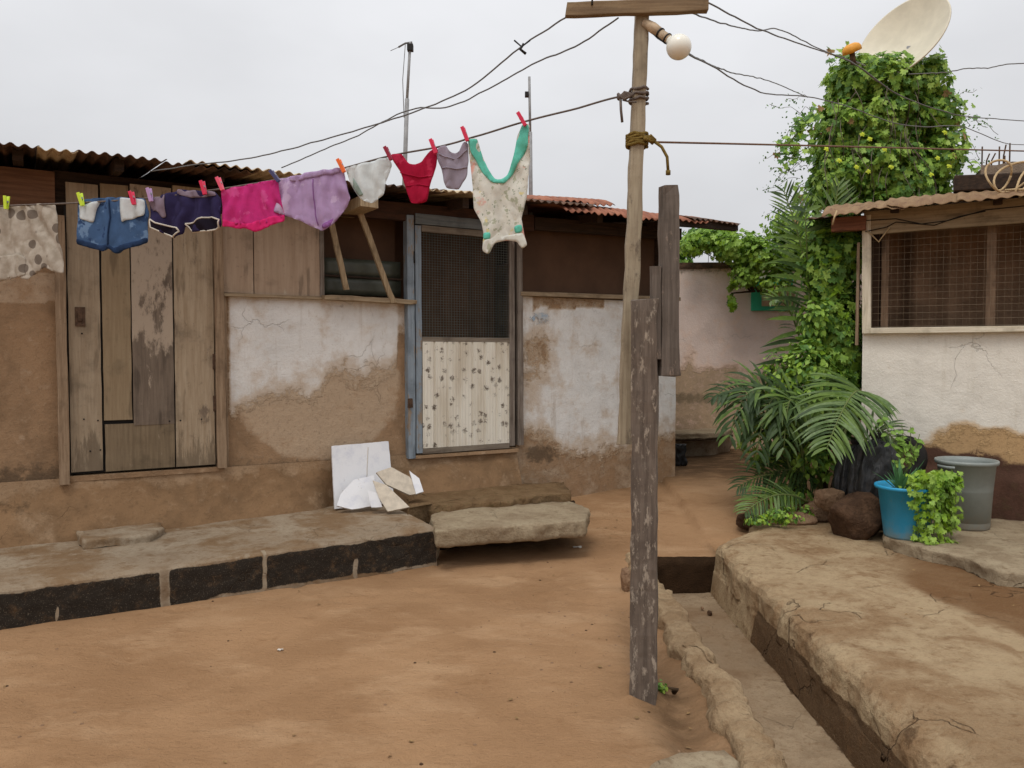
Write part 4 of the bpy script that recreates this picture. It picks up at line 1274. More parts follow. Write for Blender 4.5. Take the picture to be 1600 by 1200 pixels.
YT = YP + .10
tall = thing("utility_pole", at(977, 695, YT), 0, "tall pale sawn pole with a crossarm, leaning against the stout post", "pole")
b0 = at(977, 695, YT)
def tl(p): return Vector(p) - b0
PT = at(1004, -6, YT)
b = MB(); b.board((0, 0, 0), tl(PT), (.034, 0, 0), (0, .028, 0), 0, 40, .006, (.029, 0, 0), .5)
b.build("shaft", M['pole'], tall)
a0, a1 = at(884, 17, YT - .045), at(1106, 8, YT - .06)
b = MB(); b.board(tl(a0), tl(a1), (0, 0, .029), (0, .018, 0), 0, 14, .004, None, .6); arm = b.build("crossarm", M['arm'], tall)
for x, y in ((925, 1), (1047, 10)):
    b = MB(); p = tl(at(x, y, YT - .07)); b.tube([p + Vector((0, -.0, -.02)), p + Vector((.003, 0, .05))], .004, 6)
    b.build("nail", M['black'], arm)
def pole_at(py):
    f = (695 - py) / (695 + 6); return b0.lerp(PT, f)
# lamp hung off the pole
lp = at(1013, 38, YT - .03)
lamp = thing("lamp", lp, 0, "bare white globe bulb in a grubby holder on the tall pole", "lamp")
l1 = at(1064, 76, YT - .12) - lp
dv = l1.normalized()
b = MB(); b.tube([Vector((-.02, 0, .01)), dv * .03, dv * .075], [.018, .024, .022], 12); b.tube([dv * .075, dv * .135], [.02, .021], 12); b.build("holder", M['holder'], lamp)
b = MB()
for k in (.076, .122): b.tube([dv * k, dv * (k + .006)], .0245, 14)
b.tube([Vector((0, 0, -.02)), dv * .06 + Vector((0, -.01, -.035)), dv * .13 + Vector((0, -.01, -.03))], .004, 6)
b.build("ring", M['black'], lamp)
bm = MB(); prof = [(.0, .0), (.018, .0), (.022, .015)] + [(.055 * math.sin(a), .068 - .055 * math.cos(a)) for a in [R(28 + k * 152 / 14) for k in range(15)]]
bm.lathe(prof, 28)
ob = bm.build("bulb", M['bulb'], lamp); ob.location = dv * .13; ob.rotation_euler = dv.to_track_quat('Z', 'Y').to_euler()

# ropes lashed round the pole
def coil(b, py, turns, r, rr, sp):
    pts = []
    c = pole_at(py)
    for k in range(turns * 16 + 1):
        a = k / 16 * 2 * math.pi
        pts.append(c + Vector((math.cos(a) * rr * 1.15, math.sin(a) * rr, sp * k / 16 - sp * turns / 2 + .004 * math.sin(k * 1.7))))
    b.tube(pts, r, 6)


def wirepts(pl, Y0, Y1, wob=.0, n=60, seed=0):
    xs_ = [p[0] for p in pl]; tot = xs_[-1] - xs_[0]
    out = []
    for k in range(n + 1):
        x = xs_[0] + tot * k / n
        xx = [(p[0], p[1]) for p in pl] if tot > 0 else [(-p[0], p[1]) for p in pl]
        i = 0
        y = None
        # catmull-rom through the surveyed points
        key = x if tot > 0 else -x
        for q in range(len(xx) - 1):
            if xx[q][0] <= key <= xx[q + 1][0] or q == len(xx) - 2:
                t_ = max(0, min(1, (key - xx[q][0]) / (xx[q + 1][0] - xx[q][0])))
                p1_, p2_ = xx[q][1], xx[q + 1][1]
                p0_ = xx[q - 1][1] if q else 2 * p1_ - p2_
                p3_ = xx[q + 2][1] if q + 2 < len(xx) else 2 * p2_ - p1_
                y = .5 * (2 * p1_ + (p2_ - p0_) * t_ + (2 * p0_ - 5 * p1_ + 4 * p2_ - p3_) * t_ ** 2 + (3 * p1_ - p0_ - 3 * p2_ + p3_) * t_ ** 3)
                break
        f = k / n
        P = at(x, y, Y0 + (Y1 - Y0) * f)
        P.z += wob * nz((f * 30, seed, 0))
        out.append(P)
    return out


def wire(name, pl, Y0, Y1, r, mat, label, cat, group=None, wob=.006, seed=0):
    b = MB(); b.tube(wirepts(pl, Y0, Y1, wob, 70, seed), r, 6)
    o = place(b.build(name, mat), at(pl[0][0], pl[0][1], Y0))
    return tag(o, label, cat, group)
wg = "electric wires from the crossarm"
wire("electric_wire", [(885, 27), (815, 73), (735, 137), (640, 178), (520, 214), (400, 245), (300, 258), (235, 268)], YT, 5.5, .0042, M['wire'], "kinked electric wire from the crossarm tip down to the tin roof", "wire", wg, seed=1)
wire("electric_wire", [(966, 28), (900, 72), (840, 97), (760, 140), (700, 167), (640, 172), (560, 212), (440, 262)], YT, 5.8, .0042, M['wire'], "electric wire from under the crossarm, meeting the house roof nearer the lilac shorts", "wire", wg, seed=2)
wire("electric_wire", [(1106, 4), (1140, 22), (1180, 44), (1260, 72), (1330, 97), (1400, 146), (1480, 175), (1520, 183), (1600, 189), (1700, 195)], YT, 7.6, .004, M['wire'], "electric wire from the crossarm end passing over the vine below the dish", "wire", wg, seed=3)
wire("electric_wire", [(1080, 20), (1130, 37), (1185, 48), (1215, 46), (1290, 80), (1322, 92), (1372, 128)], YT, 7.0, .004, M['wire'], "electric wire from under the crossarm that joins the vine near the orange cap", "wire", wg, seed=4)
wire("electric_wire", [(1070, 80), (1083, 88), (1110, 101), (1140, 113), (1200, 126), (1262, 152)], YT - .05, 7.4, .004, M['wire'], "thin wire from the globe bulb to the vine, the upper of two", "wire", wg, seed=5)
wire("electric_wire", [(1070, 81), (1084, 90), (1112, 103), (1140, 121), (1190, 145), (1262, 151), (1330, 168), (1390, 190), (1440, 198), (1500, 197), (1540, 212), (1575, 225), (1660, 226)], YT - .05, 8.2, .0038, M['wire'], "lower sagging wire from the globe bulb, running on past the vine", "wire", wg, seed=6)
wire("electric_wire", [(1420, 116), (1480, 113), (1510, 107), (1545, 106), (1575, 100), (1660, 98)], 7.9, 7.6, .005, M['wire'], "short bent wire leaving the vine just below the satellite dish rim", "wire", wg, seed=7)
# taped joint hanging on the wire
b = MB(); j0 = at(815, 73, YT + .16)
b.tube([j0 + Vector((-.035, 0, .03)), j0, j0 + Vector((.04, 0, .03))], .004, 6); b.tube([j0 + Vector((.01, -.005, .012)), j0 + Vector((-.006, -.005, -.014)), j0 + Vector((.02, -.005, -.035))], .007, 6)
o = place(b.build("wire_joint", M['black']), j0); tag(o, "black taped joint dangling from the kinked wire near the crossarm", "wire joint")

# washing lines
LX = [(-140, 329), (0, 322), (122, 317), (240, 309), (348, 295), (430, 281), (540, 262), (612, 243), (684, 230), (732, 216), (820, 190), (900, 170), (968, 151), (992, 143)]
YL0, YL1 = 4.36, YT - .0
line_pts = wirepts(LX, YL0 + .07, YL1, .0, 90, 8)
b = MB(); b.tube(line_pts, .0045, 6)
coil(b, 148, 3, .007, .036, .022)
kk = at(976, 152, YT - .02)
for q in range(4):
    b.tube([kk + Vector((-.03, 0, -.01 + q * .008)), kk + Vector((-.005, -.03, .012 - q * .01)), kk + Vector((.03, -.02, .006)), kk + Vector((.04, 0, .014))], .008, 6)
b.tube([kk + Vector((-.02, -.01, -.01)), kk + Vector((-.018, -.012, -.06)), kk + Vector((-.012, -.012, -.115))], .006, 6)
b.tube([kk + Vector((-.01, -.01, -.015)), kk + Vector((.02, -.03, -.03)), kk + Vector((.05, -.02, -.028))], .004, 6)
o = place(b.build("clothesline", M['rope']), kk); tag(o, "dark clothesline carrying the washing, knotted to the tall pole", "clothesline")
b = MB(); b.tube(wirepts([(1024, 222), (1200, 226), (1400, 231), (1600, 236), (1800, 241)], YT, 6.2, .0, 60, 9), .0048, 6)
o = place(b.build("clothesline", M['rope_b']), at(1024, 222, YT)); tag(o, "empty brown clothesline stretched level from the tall pole past the vine", "clothesline")
b = MB(); coil(b, 217, 5, .008, .04, .011)
k2 = at(1016, 220, YT - .03)
for q in range(3): b.tube([k2 + Vector((-.03, -.01, .006 * q)), k2 + Vector((0, -.02, .016 - q * .012)), k2 + Vector((.02, 0, .004)), k2 + Vector((.008, .015, -.008))], .009, 6)
b.tube([k2 + Vector((.02, 0, -.004)), k2 + Vector((.05, -.01, -.03)), k2 + Vector((.075, -.01, -.075)), k2 + Vector((.08, -.01, -.14))], .007, 6)
b.tube([k2 + Vector((.08, -.01, -.135)), k2 + Vector((.08, -.01, -.155))], .011, 8)
o = place(b.build("rope_lashing", M['rope_o']), k2); tag(o, "olive rope lashed round the tall pole with a dangling tail", "rope")


# ------------------------------------------------------------------ LAUNDRY
LA = at(0, 322, YL0); LB = at(985, 150, YL1)
LA2, LB2 = Vector((LA.x, LA.y, 0)), Vector((LB.x, LB.y, 0))
ld = (LB2 - LA2).normalized(); ln_ = Vector((-ld.y, ld.x, 0))      # ln_ points away from the camera
LANG = math.atan2(ld.y, ld.x)
def lpnt(px, py):
    d = ray(px, py); k = (LA2 - EYE).dot(ln_) / d.dot(ln_)
    return EYE + d * k


SURF = {}
def cloth(name, outline, mat, org, parent=None, off=0.0, puff=0.0032, wr=0.0059, res=.011, seed=0, fan=None, two=True, fs=26, lift=None):
    """hanging double-layer cloth cut to a pattern; local x along the line, y away from the viewer's side, z up"""
    P = []
    for px, py in outline:
        q = lpnt(px, py) - org; P.append(Vector((q.dot(ld), q.z)))
    edge = []
    n = len(P)
    for i in range(n):
        # rounded by chord subdivision with slight wander
        p, q = P[i], P[(i + 1) % n]
        k = max(1, int((q - p).length / res))
        for j in range(k):
            e = p.lerp(q, j / k)
            edge.append(e)
    # smooth the outline
    for _ in range(2):
        m = len(edge); edge = [edge[i] * .7 + (edge[i - 1] + edge[(i + 1) % m]) * .15 for i in range(m)]
    m = len(edge)
    edge = [e + Vector((.0025 * nz((e.x, e.y, seed), 30), .0025 * nz((e.x, e.y, seed + 5), 30))) for e in edge]
    x0, x1 = min(e.x for e in edge), max(e.x for e in edge); z0, z1 = min(e.y for e in edge), max(e.y for e in edge)
    poly = [(e.x, e.y) for e in edge]
    def dist(x, y): return min((Vector((x, y)) - e).length for e in edge)
    inner = []
    random.seed(seed + 100)
    yy = z0
    r_ = 0
    while yy < z1:
        xx = x0 + (r_ % 2) * res * .5
        while xx < x1:
            x, y = xx + random.uniform(-.15, .15) * res, yy + random.uniform(-.15, .15) * res
            if poly_in(x, y, poly) and dist(x, y) > res * .55: inner.append(Vector((x, y)))
            xx += res
        yy += res * .87; r_ += 1
    verts = edge + inner
    vo, eo, fo, *_ = delaunay_2d_cdt(verts, [(i, (i + 1) % m) for i in range(m)], [], 1, 1e-6)
    b = MB()
    fx, fz = (fan or ((x0 + x1) / 2, z1 + .3))
    dl = [min(.05, dist(v.x, v.y)) for v in vo]
    def wrk(v, s):
        a = math.atan2(v.x - fx, fz - v.y); rr = math.hypot(v.x - fx, v.y - fz)
        w_ = math.sin(a * fs + 3.2 * nz((v.x, v.y, s), 7)) * (.5 + .6 * abs(nz((v.x, v.y, s + 9), 5))) + .7 * fbm(v.x, v.y, s, 9, 3) + .4 * (.5 - min(1, 4 * abs(fbm(v.x * 1.8, v.y * .6, s + 7, 7, 2)))) + .45 * fbm(v.x * 2.8, v.y * .8, s + 4, 8, 3)
        return w_
    rng = range(2) if two else range(1)
    host = SURF.get(parent.name) if parent is not None else None
    def front(v):
        d = min(.05, dist(v.x, v.y))
        return (-puff * math.sqrt(d / .05) - .0012 + wr * 1.75 * wrk(v, seed) + .012 * fbm(v.x, v.y, seed + 20, 3.0))
    for side in rng:
        base = len(b.v)
        for v, d in zip(vo, dl):
            if host:
                y = host(v) - .0035 - puff * .5 * math.sqrt(d / .05) + wr * .6 * wrk(v, seed)
            elif side == 0: y = front(v)
            else:
                y = puff * .7 * math.sqrt(max(0, d) / .05) + .0012 + wr * 1.75 * wrk(v, seed + .12) + .012 * fbm(v.x, v.y, seed + 20, 3.0)
            b.vert((v.x, y, v.y))
        for f in fo:
            b.face([base + i for i in (f if side == 0 else f[::-1])], 0, True)
    if two:
        nv = len(vo)
        # sew rim
        from collections import Counter
        ec = Counter()
        for f in fo:
            for i in range(3): ec[tuple(sorted((f[i], f[(i + 1) % 3])))] += 1
        for (i, j), c_ in ec.items():
            if c_ == 1: b.face((i, j, j + nv, i + nv), 0, True)
    o = b.build(name, mat, parent, solid=0 if two else .0016)
    if not host: SURF[o.name] = front
    return o


def garment(name, outline, mat, label, cat, **kw):
    cx = sum(p[0] for p in outline) / len(outline)
    org = lpnt(cx, interp([(a, b_) for a, b_ in LX], cx))
    o = cloth(name, outline, mat, org, None, **kw)
    o.location = org; o.rotation_euler = (0, 0, LANG)
    tag(o, label, cat)
    return o, org


# spotted top
o, og = garment("spotted_top", [(-80, 327), (-40, 324), (0, 321), (42, 320), (84, 318), (90, 345), (95, 385), (98, 428), (84, 424), (72, 417), (58, 424), (44, 438), (24, 430), (8, 436), (0, 441), (-40, 436), (-82, 440)], M['c_spot'],
                "faded grey top with dark spots at the far end of the clothesline", "top", puff=0.0019, wr=0.0088, seed=1)
cloth("folded_hem", [(-80, 405), (-20, 403), (5, 400), (30, 396), (40, 402), (42, 430), (30, 434), (8, 438), (-80, 442)], M['c_spot'], og, o, off=-.026, puff=0.0010, wr=0.0048, seed=31, two=False)
# denim shorts
o, og = garment("denim_shorts", [(122, 320), (131, 311), (158, 309), (190, 308), (226, 310), (231, 330), (232, 355), (232, 379), (205, 387), (181, 397), (175, 392), (171, 386), (166, 393), (160, 390), (121, 381), (120, 345)], M['c_denim'],
                "blue denim shorts with pale pocket linings turned out", "shorts", puff=0.0045, wr=0.0059, seed=2)
cloth("pocket_lining", [(124, 321), (158, 314), (152, 328), (148, 349), (124, 341)], M['c_pocket'], og, o, off=-.034, puff=0.0006, wr=0.0039, seed=3, two=False)
cloth("pocket_lining", [(190, 309), (227, 312), (229, 338), (212, 341), (192, 348), (190, 330)], M['c_pocket'], og, o, off=-.034, puff=0.0006, wr=0.0039, seed=4, two=False)
cloth("hem", [(121, 373), (164, 385), (171, 381), (178, 388), (205, 379), (232, 371), (232, 379), (205, 388), (181, 397), (175, 392), (171, 387), (166, 394), (121, 382)], M['c_denimd'], og, o, off=-.032, puff=0.0010, wr=0.0039, seed=5, two=False)
def seam(pl, r, mat, og, par, off, name="seam"):
    b = MB(); pts = []
    for px, py in pl:
        q = lpnt(px, py) - og; pts.append(Vector((q.dot(ld), q.z)))
    fine = []
    for p, q in zip(pts, pts[1:]):
        for k in range(4): fine.append(p.lerp(q, k / 4))
    fine.append(pts[-1])
    b.tube([(p.x, SURF[par.name](p) - .003, p.y) for p in fine], r, 6); b.build(name, mat, par)
seam([(172, 312), (174, 340), (172, 365), (171, 384)], .004, M['c_denimd'], og, o, -.03, "fly_seam")
# navy shorts with cream piping
o, og = garment("navy_shorts", [(234, 311), (262, 303), (280, 296), (305, 298), (335, 299), (345, 311), (346, 352), (330, 360), (300, 363), (289, 352), (285, 366), (272, 372), (240, 358), (234, 344)], M['c_navy'],
                "crumpled navy shorts with cream piped leg openings", "shorts", puff=0.0049, wr=0.0098, seed=6)
cloth("waistband", [(234, 311), (262, 304), (263, 338), (258, 343), (248, 330), (236, 330)], M['c_navyw'], og, o, off=-.036, puff=0.0008, wr=0.0059, seed=7, two=False)
cloth("waistband", [(280, 297), (335, 299), (340, 306), (300, 310), (280, 304)], M['c_navyw'], og, o, off=-.034, puff=0.0006, wr=0.0059, seed=8, two=False)
lo1 = [(236, 343), (246, 349), (262, 353), (280, 357), (283, 362), (272, 371), (255, 364), (238, 356)]
lo2 = [(290, 350), (303, 348), (318, 341), (330, 339), (345, 344), (343, 355), (328, 361), (300, 362)]
for k, lo in enumerate((lo1, lo2)):
    cloth("leg_hole_shade", lo, M['c_navyin'], og, o, off=-.036, puff=0.0003, wr=0.0029, seed=9 + k, two=False)  # dark patch painted in for the shaded inside of the leg
    seam(lo + [lo[0]], .0045, M['c_trim'], og, o, -.042, "piping")
# pink shorts
o, og = garment("pink_shorts", [(346, 297), (375, 291), (410, 284), (434, 281), (440, 310), (446, 340), (430, 346), (400, 352), (374, 350), (348, 351), (346, 325)], M['c_pink'],
                "hot pink shorts with a ruffled hem", "shorts", puff=0.0039, wr=0.0068, seed=12)
cloth("ruffle", [(347, 343), (362, 346), (374, 349), (390, 350), (405, 344), (428, 338), (446, 336), (447, 345), (425, 353), (400, 363), (384, 357), (372, 358), (358, 354), (349, 356)], M['c_pinkh'], og, o, off=-.028, puff=0.0013, wr=0.0107, seed=13, two=False, fs=60)
# lilac shorts
o, og = garment("lilac_shorts", [(430, 279), (455, 277), (490, 268), (536, 263), (541, 285), (549, 310), (532, 336), (516, 354), (503, 361), (492, 356), (470, 345), (428, 331), (435, 305)], M['c_lilac'],
                "pale lilac jersey shorts in the middle of the line", "shorts", puff=0.0049, wr=0.0068, seed=14)
cloth("waistband", [(452, 277), (490, 268), (534, 263), (534, 271), (492, 277), (456, 285)], M['c_lilac'], og, o, off=-.034, puff=0.0010, wr=0.0039, seed=15, two=False, fs=90)
cloth("leg_opening", [(503, 352), (518, 343), (532, 334), (526, 344), (513, 356), (505, 359)], M['c_lilacd'], og, o, off=-.032, puff=0.0005, wr=0.0029, seed=16, two=False)  # darker patch puts the shade of the leg hole into the colour
seam([(490, 280), (491, 310), (493, 335), (497, 352)], .0025, M['c_lilacd'], og, o, -.036)
# white briefs
o, og = garment("white_briefs", [(540, 262), (560, 257), (590, 250), (606, 245), (612, 256), (603, 285), (600, 306), (590, 312), (580, 318), (564, 312), (552, 296), (545, 280)], M['c_white'],
                "white cotton briefs with grey green lining, pegged by an orange peg", "briefs", puff=0.0032, wr=0.0088, seed=17)
cloth("lining", [(541, 268), (548, 272), (562, 292), (571, 306), (563, 308), (550, 292)], M['c_mint'], og, o, off=-.026, puff=0.0005, wr=0.0039, seed=18, two=False)
# crimson briefs
o, og = garment("red_briefs", [(610, 242), (627, 240), (634, 250), (641, 257), (650, 258), (662, 250), (674, 233), (684, 230), (683, 250), (677, 275), (670, 300), (668, 315), (655, 318), (643, 318), (637, 300), (626, 270)], M['c_red'],
                "crimson briefs hanging by two corners", "briefs", puff=0.0029, wr=0.0059, seed=19)
seam([(626, 270), (640, 274), (655, 277), (676, 276)], .003, M['c_red'], og, o, -.024); seam([(636, 292), (655, 288), (672, 292)], .003, M['c_red'], og, o, -.024)
# grey briefs
o, og = garment("grey_briefs", [(684, 229), (697, 226), (703, 238), (711, 241), (718, 236), (725, 221), (731, 222), (733, 250), (730, 276), (716, 296), (697, 294), (690, 268), (682, 242)], M['c_grey'],
                "mauve grey briefs between the crimson briefs and the printed vest", "briefs", puff=0.0032, wr=0.0088, seed=20)
seam([(686, 240), (697, 246), (709, 249), (722, 243), (731, 234)], .003, M['c_grey'], og, o, -.027); seam([(690, 262), (710, 264), (731, 262)], .003, M['c_grey'], og, o, -.027)
# printed vest
o, og = garment("printed_vest", [(731, 218), (746, 216), (753, 244), (764, 266), (774, 281), (784, 281), (793, 274), (803, 246), (809, 210), (815, 195), (828, 194), (828, 250), (824, 300), (815, 343), (819, 366), (825, 384), (815, 389), (808, 377), (790, 375), (773, 379), (764, 398), (754, 393), (756, 366), (752, 346), (740, 326), (737, 270)], M['c_ones'],
                "child's cream printed vest with turquoise neck binding, nearest the tall pole", "vest", puff=0.0023, wr=0.0078, seed=21)
cloth("neck_binding", [(731, 219), (746, 217), (753, 244), (764, 266), (774, 281), (784, 281), (793, 274), (803, 246), (809, 210), (816, 196), (827, 196), (826, 228), (815, 248), (802, 272), (790, 287), (770, 287), (752, 268), (738, 240)], M['c_teal'], og, o, off=-.02, puff=0.0006, wr=0.0059, seed=22, two=False)
cloth("snap_tab", [(756, 364), (767, 363), (767, 374), (756, 375)], M['c_teal'], og, o, off=-.02, puff=0.0005, wr=0.0020, seed=23, two=False)
cloth("snap_tab", [(803, 354), (816, 351), (818, 362), (805, 365)], M['c_teal'], og, o, off=-.02, puff=0.0005, wr=0.0020, seed=24, two=False)
cloth("crotch_binding", [(757, 375), (768, 374), (790, 368), (808, 365), (818, 364), (825, 384), (815, 389), (808, 377), (790, 375), (773, 379), (764, 398), (754, 393)], M['c_onew'], og, o, off=-.018, puff=0.0006, wr=0.0029, seed=25, two=False)

# pegs
def peg_mat(n, c): return m_plain(n, c, .4, .1, 20, .5, .02)
PC = {'lime': peg_mat("lime_peg", S(206, 232, 60)), 'red': peg_mat("red_peg", S(222, 44, 84)), 'lilac': peg_mat("lilac_peg", S(186, 150, 196)), 'pink': peg_mat("pink_peg", S(240, 92, 120)),
      'navy': peg_mat("navy_peg", S(66, 66, 110)), 'orange': peg_mat("orange_peg", S(244, 112, 44)), 'maroon': peg_mat("maroon_peg", S(150, 24, 56))}
def make_peg(px, py, c, lean, label):
    P = lpnt(px, py) - ln_ * .03
    t_ = thing("clothes_peg", P, LANG, label, "peg", "clothes pegs on the line")
    t_.rotation_euler = (0, R(lean), LANG)
    for s in (-1, 1):
        b = MB()
        b.board((0, s * .004, -.036), (0, s * .012, .034), (.0085, 0, 0), (0, .0035, 0), 0, 5, .0006)
        b.build("jaw", PC[c], t_, bevel=.001)
    b = MB(); b.tube([(-.0095, 0, .004), (.0095, 0, .004)], .006, 10); b.build("spring", M['steel'], t_)
    return t_
for a in ((17, 318, 'lime', 4, "lime peg on the faded spotted top"), (133, 313, 'lime', -14, "lime peg on the denim shorts"),
          (213, 311, 'red', -14, "red peg on the waist of the denim shorts"), (240, 306, 'lilac', -12, "lilac peg on the lighter waist edge of the navy shorts"),
          (323, 295, 'red', -14, "red peg on the navy shorts waist"), (349, 289, 'pink', -22, "coral pink peg on the hot pink shorts corner"),
          (434, 277, 'navy', -38, "dark navy peg between the pink and lilac shorts"), (537, 261, 'orange', -26, "bright orange peg on the white briefs"),
          (610, 242, 'maroon', -26, "maroon peg between the white and crimson briefs"), (680, 231, 'red', -20, "red peg between the crimson and the mauve grey briefs"),
          (729, 212, 'red', -20, "red peg on the printed vest strap beside the grey briefs"), (817, 189, 'red', -30, "red peg on the printed vest strap closer to the tall pole")):
    make_peg(*a)

# ------------------------------------------------------------------ boards leaning on the wall foot
def lean_board(name, label, pts, mat, th=.018, Ys=None, cat="board", group=None):
    """broken sheet: outline surveyed in a leaning plane through three base/top points"""
    P = [at(x, y, Y) for x, y, Y in pts]
    c = sum(P, Vector()) / len(P)
    nrm = sum(((P[i] - c).cross(P[(i + 1) % len(P)] - c) for i in range(len(P))), Vector()).normalized()
    if nrm.y > 0: nrm = -nrm
    b = MB()
    P = [p - nrm * ((p - c).dot(nrm)) * .8 for p in P]
    out = []
    for i in range(len(P)):
        p, q = P[i], P[(i + 1) % len(P)]
        k = max(1, int((q - p).length / .03))
        for j in range(k):
            e = p.lerp(q, j / k); out.append(e + Vector((.003 * nz(e, 25, 1), 0, .003 * nz(e, 25, 5))))
    f = [b.vert(p) for p in out]; r_ = [b.vert(p - nrm * th) for p in out]
    b.face(f); b.face(r_[::-1])
    for i in range(len(out)):
        j = (i + 1) % len(out); b.face((f[i], r_[i], r_[j], f[j]))
    o = place(b.build(name, mat), c); return tag(o, label, cat, group)
lean_board("white_board", "cracked white board leaning against the mud wall foot", [(518, 697, 6.56), (563, 693, 6.68), (607, 689, 6.80), (612, 740, 6.74), (616, 786, 6.68), (575, 790, 6.56), (523, 795, 6.42)], M['whiteb'])
wb = SC.objects["white_board"]
b = MB()
fx_ = sorted(wb.data.vertices, key=lambda v: v.co.z)
zl_, zh_ = fx_[0].co.z, fx_[-1].co.z
nn_ = wb.data.polygons[0].normal
pts_ = []
for k in range(9):
    z = zl_ + (zh_ - zl_) * (.06 + .86 * k / 8); x = -.005 + .006 * nz((k, 3, 0), 1.3)
    pts_.append(Vector((x, -(nn_.x * x + nn_.z * z) / nn_.y, z)) + (nn_ if nn_.y < 0 else -nn_) * .003)
b.tube(pts_, .0024, 5); b.build("crack", M['whiteb2'], wb)
lean_board("white_board", "low white shard with a torn corner leaning on the cracked board", [(532, 772, 6.36), (553, 750, 6.46), (584, 742, 6.52), (588, 770, 6.46), (586, 790, 6.4), (550, 796, 6.32), (526, 790, 6.3)], M['whiteb'])
lean_board("board_scrap", "curled off-white scrap lying on top of the broken pieces", [(588, 738, 6.42), (612, 730, 6.5), (640, 745, 6.52), (660, 770, 6.5), (640, 773, 6.44), (604, 757, 6.40)], M['whiteb2'], .02, cat="scrap")
lean_board("board_scrap", "square soiled scrap leaning lowest among the broken boards", [(582, 750, 6.36), (604, 758, 6.36), (640, 792, 6.28), (606, 799, 6.24), (592, 778, 6.3)], M['whiteb2'], .02, cat="scrap")
lean_board("board_scrap", "small pale chip between the white board and the scraps", [(574, 766, 6.34), (590, 770, 6.32), (597, 792, 6.28), (580, 793, 6.28)], M['whiteb'], .015, cat="scrap")
lean_board("board_scrap", "narrow pale sliver poking out under the curled scrap", [(640, 735, 6.54), (655, 748, 6.54), (662, 768, 6.48), (650, 772, 6.46)], M['whiteb'], .015, cat="scrap")
for x, y, l in ((902, 856, "white scrap of litter beside the concrete step slab"), (438, 1018, "tiny white scrap of litter in the middle of the yard")):
    p = onz(x, y, .0); p.z = ground_z(p.x, p.y) + .002; k = .035 if x > 800 else .014
    b = MB(); b.grid(6, 4, lambda i, j: p + Vector((-k + 2 * k * i, -.5 * k + k * j, .006 + .012 * nz((i * 3, j * 3, x))))); o = place(b.build("litter", M['litter'], solid=.002), p); tag(o, l, "litter")

# stones
def stone(x, y, z, r, sq, mat, label, seed, name="stone"):
    p = onz(x, y, z); c = p + Vector((0, r * sq[1] * .8, r * sq[2] * .72))
    o = place(rock(c, r, seed, sq).build(name, mat, attr=True), c); tag(o, label, "stone")
stone(1352, 850, .1, .25, (1.0, .8, .9), M['rock_d'], "big dark rounded boulder beside the slab with the blue pot", 3)
stone(1284, 818, .12, .15, (1.1, .8, .7), M['rock'], "brown stone under the perched block, next to the weeds", 5)
stone(1305, 797, .27, .13, (1.1, .8, .85), M['rock'], "block shaped brown stone perched on top of the others", 7)
stone(1328, 816, .13, .15, (1.0, .8, .7), M['rock'], "flat brown stone wedged against the dark boulder", 9)
stone(1372, 822, .16, .10, (1.0, .8, .8), M['rock'], "smaller brown stone between the dark boulder and the blue pot", 11)
stone(1252, 824, .12, .13, (1.3, .8, .5), M['rock'], "low mossy stone among the weeds by the platform corner", 13)
stone(1182, 828, .08, .13, (1.2, .8, .6), M['rock_d'], "dark half buried stone at the platform corner under the palm fronds", 15)
stone(1110, 962, -.27, .02, (1, 1, .9), M['rock_d'], "dark pebble lying in the drain", 17, "pebble")
stone(1098, 953, -.27, .013, (1, 1, .9), M['rock'], "small pale pebble lying in the drain", 18, "pebble")
stone(676, 878, 0, .075, (.6, .7, 1.7), M['slab'], "pale crumbling mortar lump where the terrace meets the step slab", 23)
stone(980, 925, 0, .055, (.8, 1, 1.6), M['rock'], "pale lump of stone standing behind the foot of the stout post", 19)

# rubbish bags and tyre
def bag(c, r, h, seed, label):
    b = MB()
    def fn(i, j):
        a = i * 2 * math.pi; t_ = j
        rad = r * (math.sin(math.pi * min(.98, .12 + .8 * t_)) ** .6) * (1 - .25 * t_)
        rad *= 1 + .10 * math.sin(a * 7 + 3 * nz((a, t_, seed), 2)) * t_ + .22 * fbm(math.cos(a) * 1.2, math.sin(a) * 1.2, t_ * 1.4 + seed, 2)
        if t_ > .86: rad *= 1 - .75 * sst(.86, .93, t_) + .35 * sst(.93, 1, t_)
        return Vector((c.x + rad * math.cos(a), c.y + rad * math.sin(a) * .8, c.z + h * t_ + .02 * nz((a, t_, seed), 5)))
    b.grid(96, 60, fn); o = place(b.build("rubbish_bag", M['bag']), c); tag(o, label, "bag", "black rubbish bags by the wall")
c = at(1368, 790, 6.5); bag(Vector((c.x, c.y, .12)), .24, .80, 2, "full black rubbish bag between the palm and the blue pot")
c = at(1336, 790, 6.72); bag(Vector((c.x, c.y, .12)), .20, .72, 6, "second black rubbish bag slumped nearer the palm stem")
tc_ = at(1415, 712, 6.66)
b = MB(); b.grid(48, 14, lambda i, j: Vector(((.115 + .05 * math.cos(j * 6.2832)) * math.cos(i * 6.2832), .05 * math.sin(j * 6.2832), (.115 + .05 * math.cos(j * 6.2832)) * math.sin(i * 6.2832) * 1.15)))
o = b.build("tyre", M['tyre']); o.location = tc_ + Vector((0, 0, -.02)); o.rotation_euler = (R(-14), 0, R(-29)); tag(o, "old black tyre leaning on the cream wall behind the blue pot", "tyre")

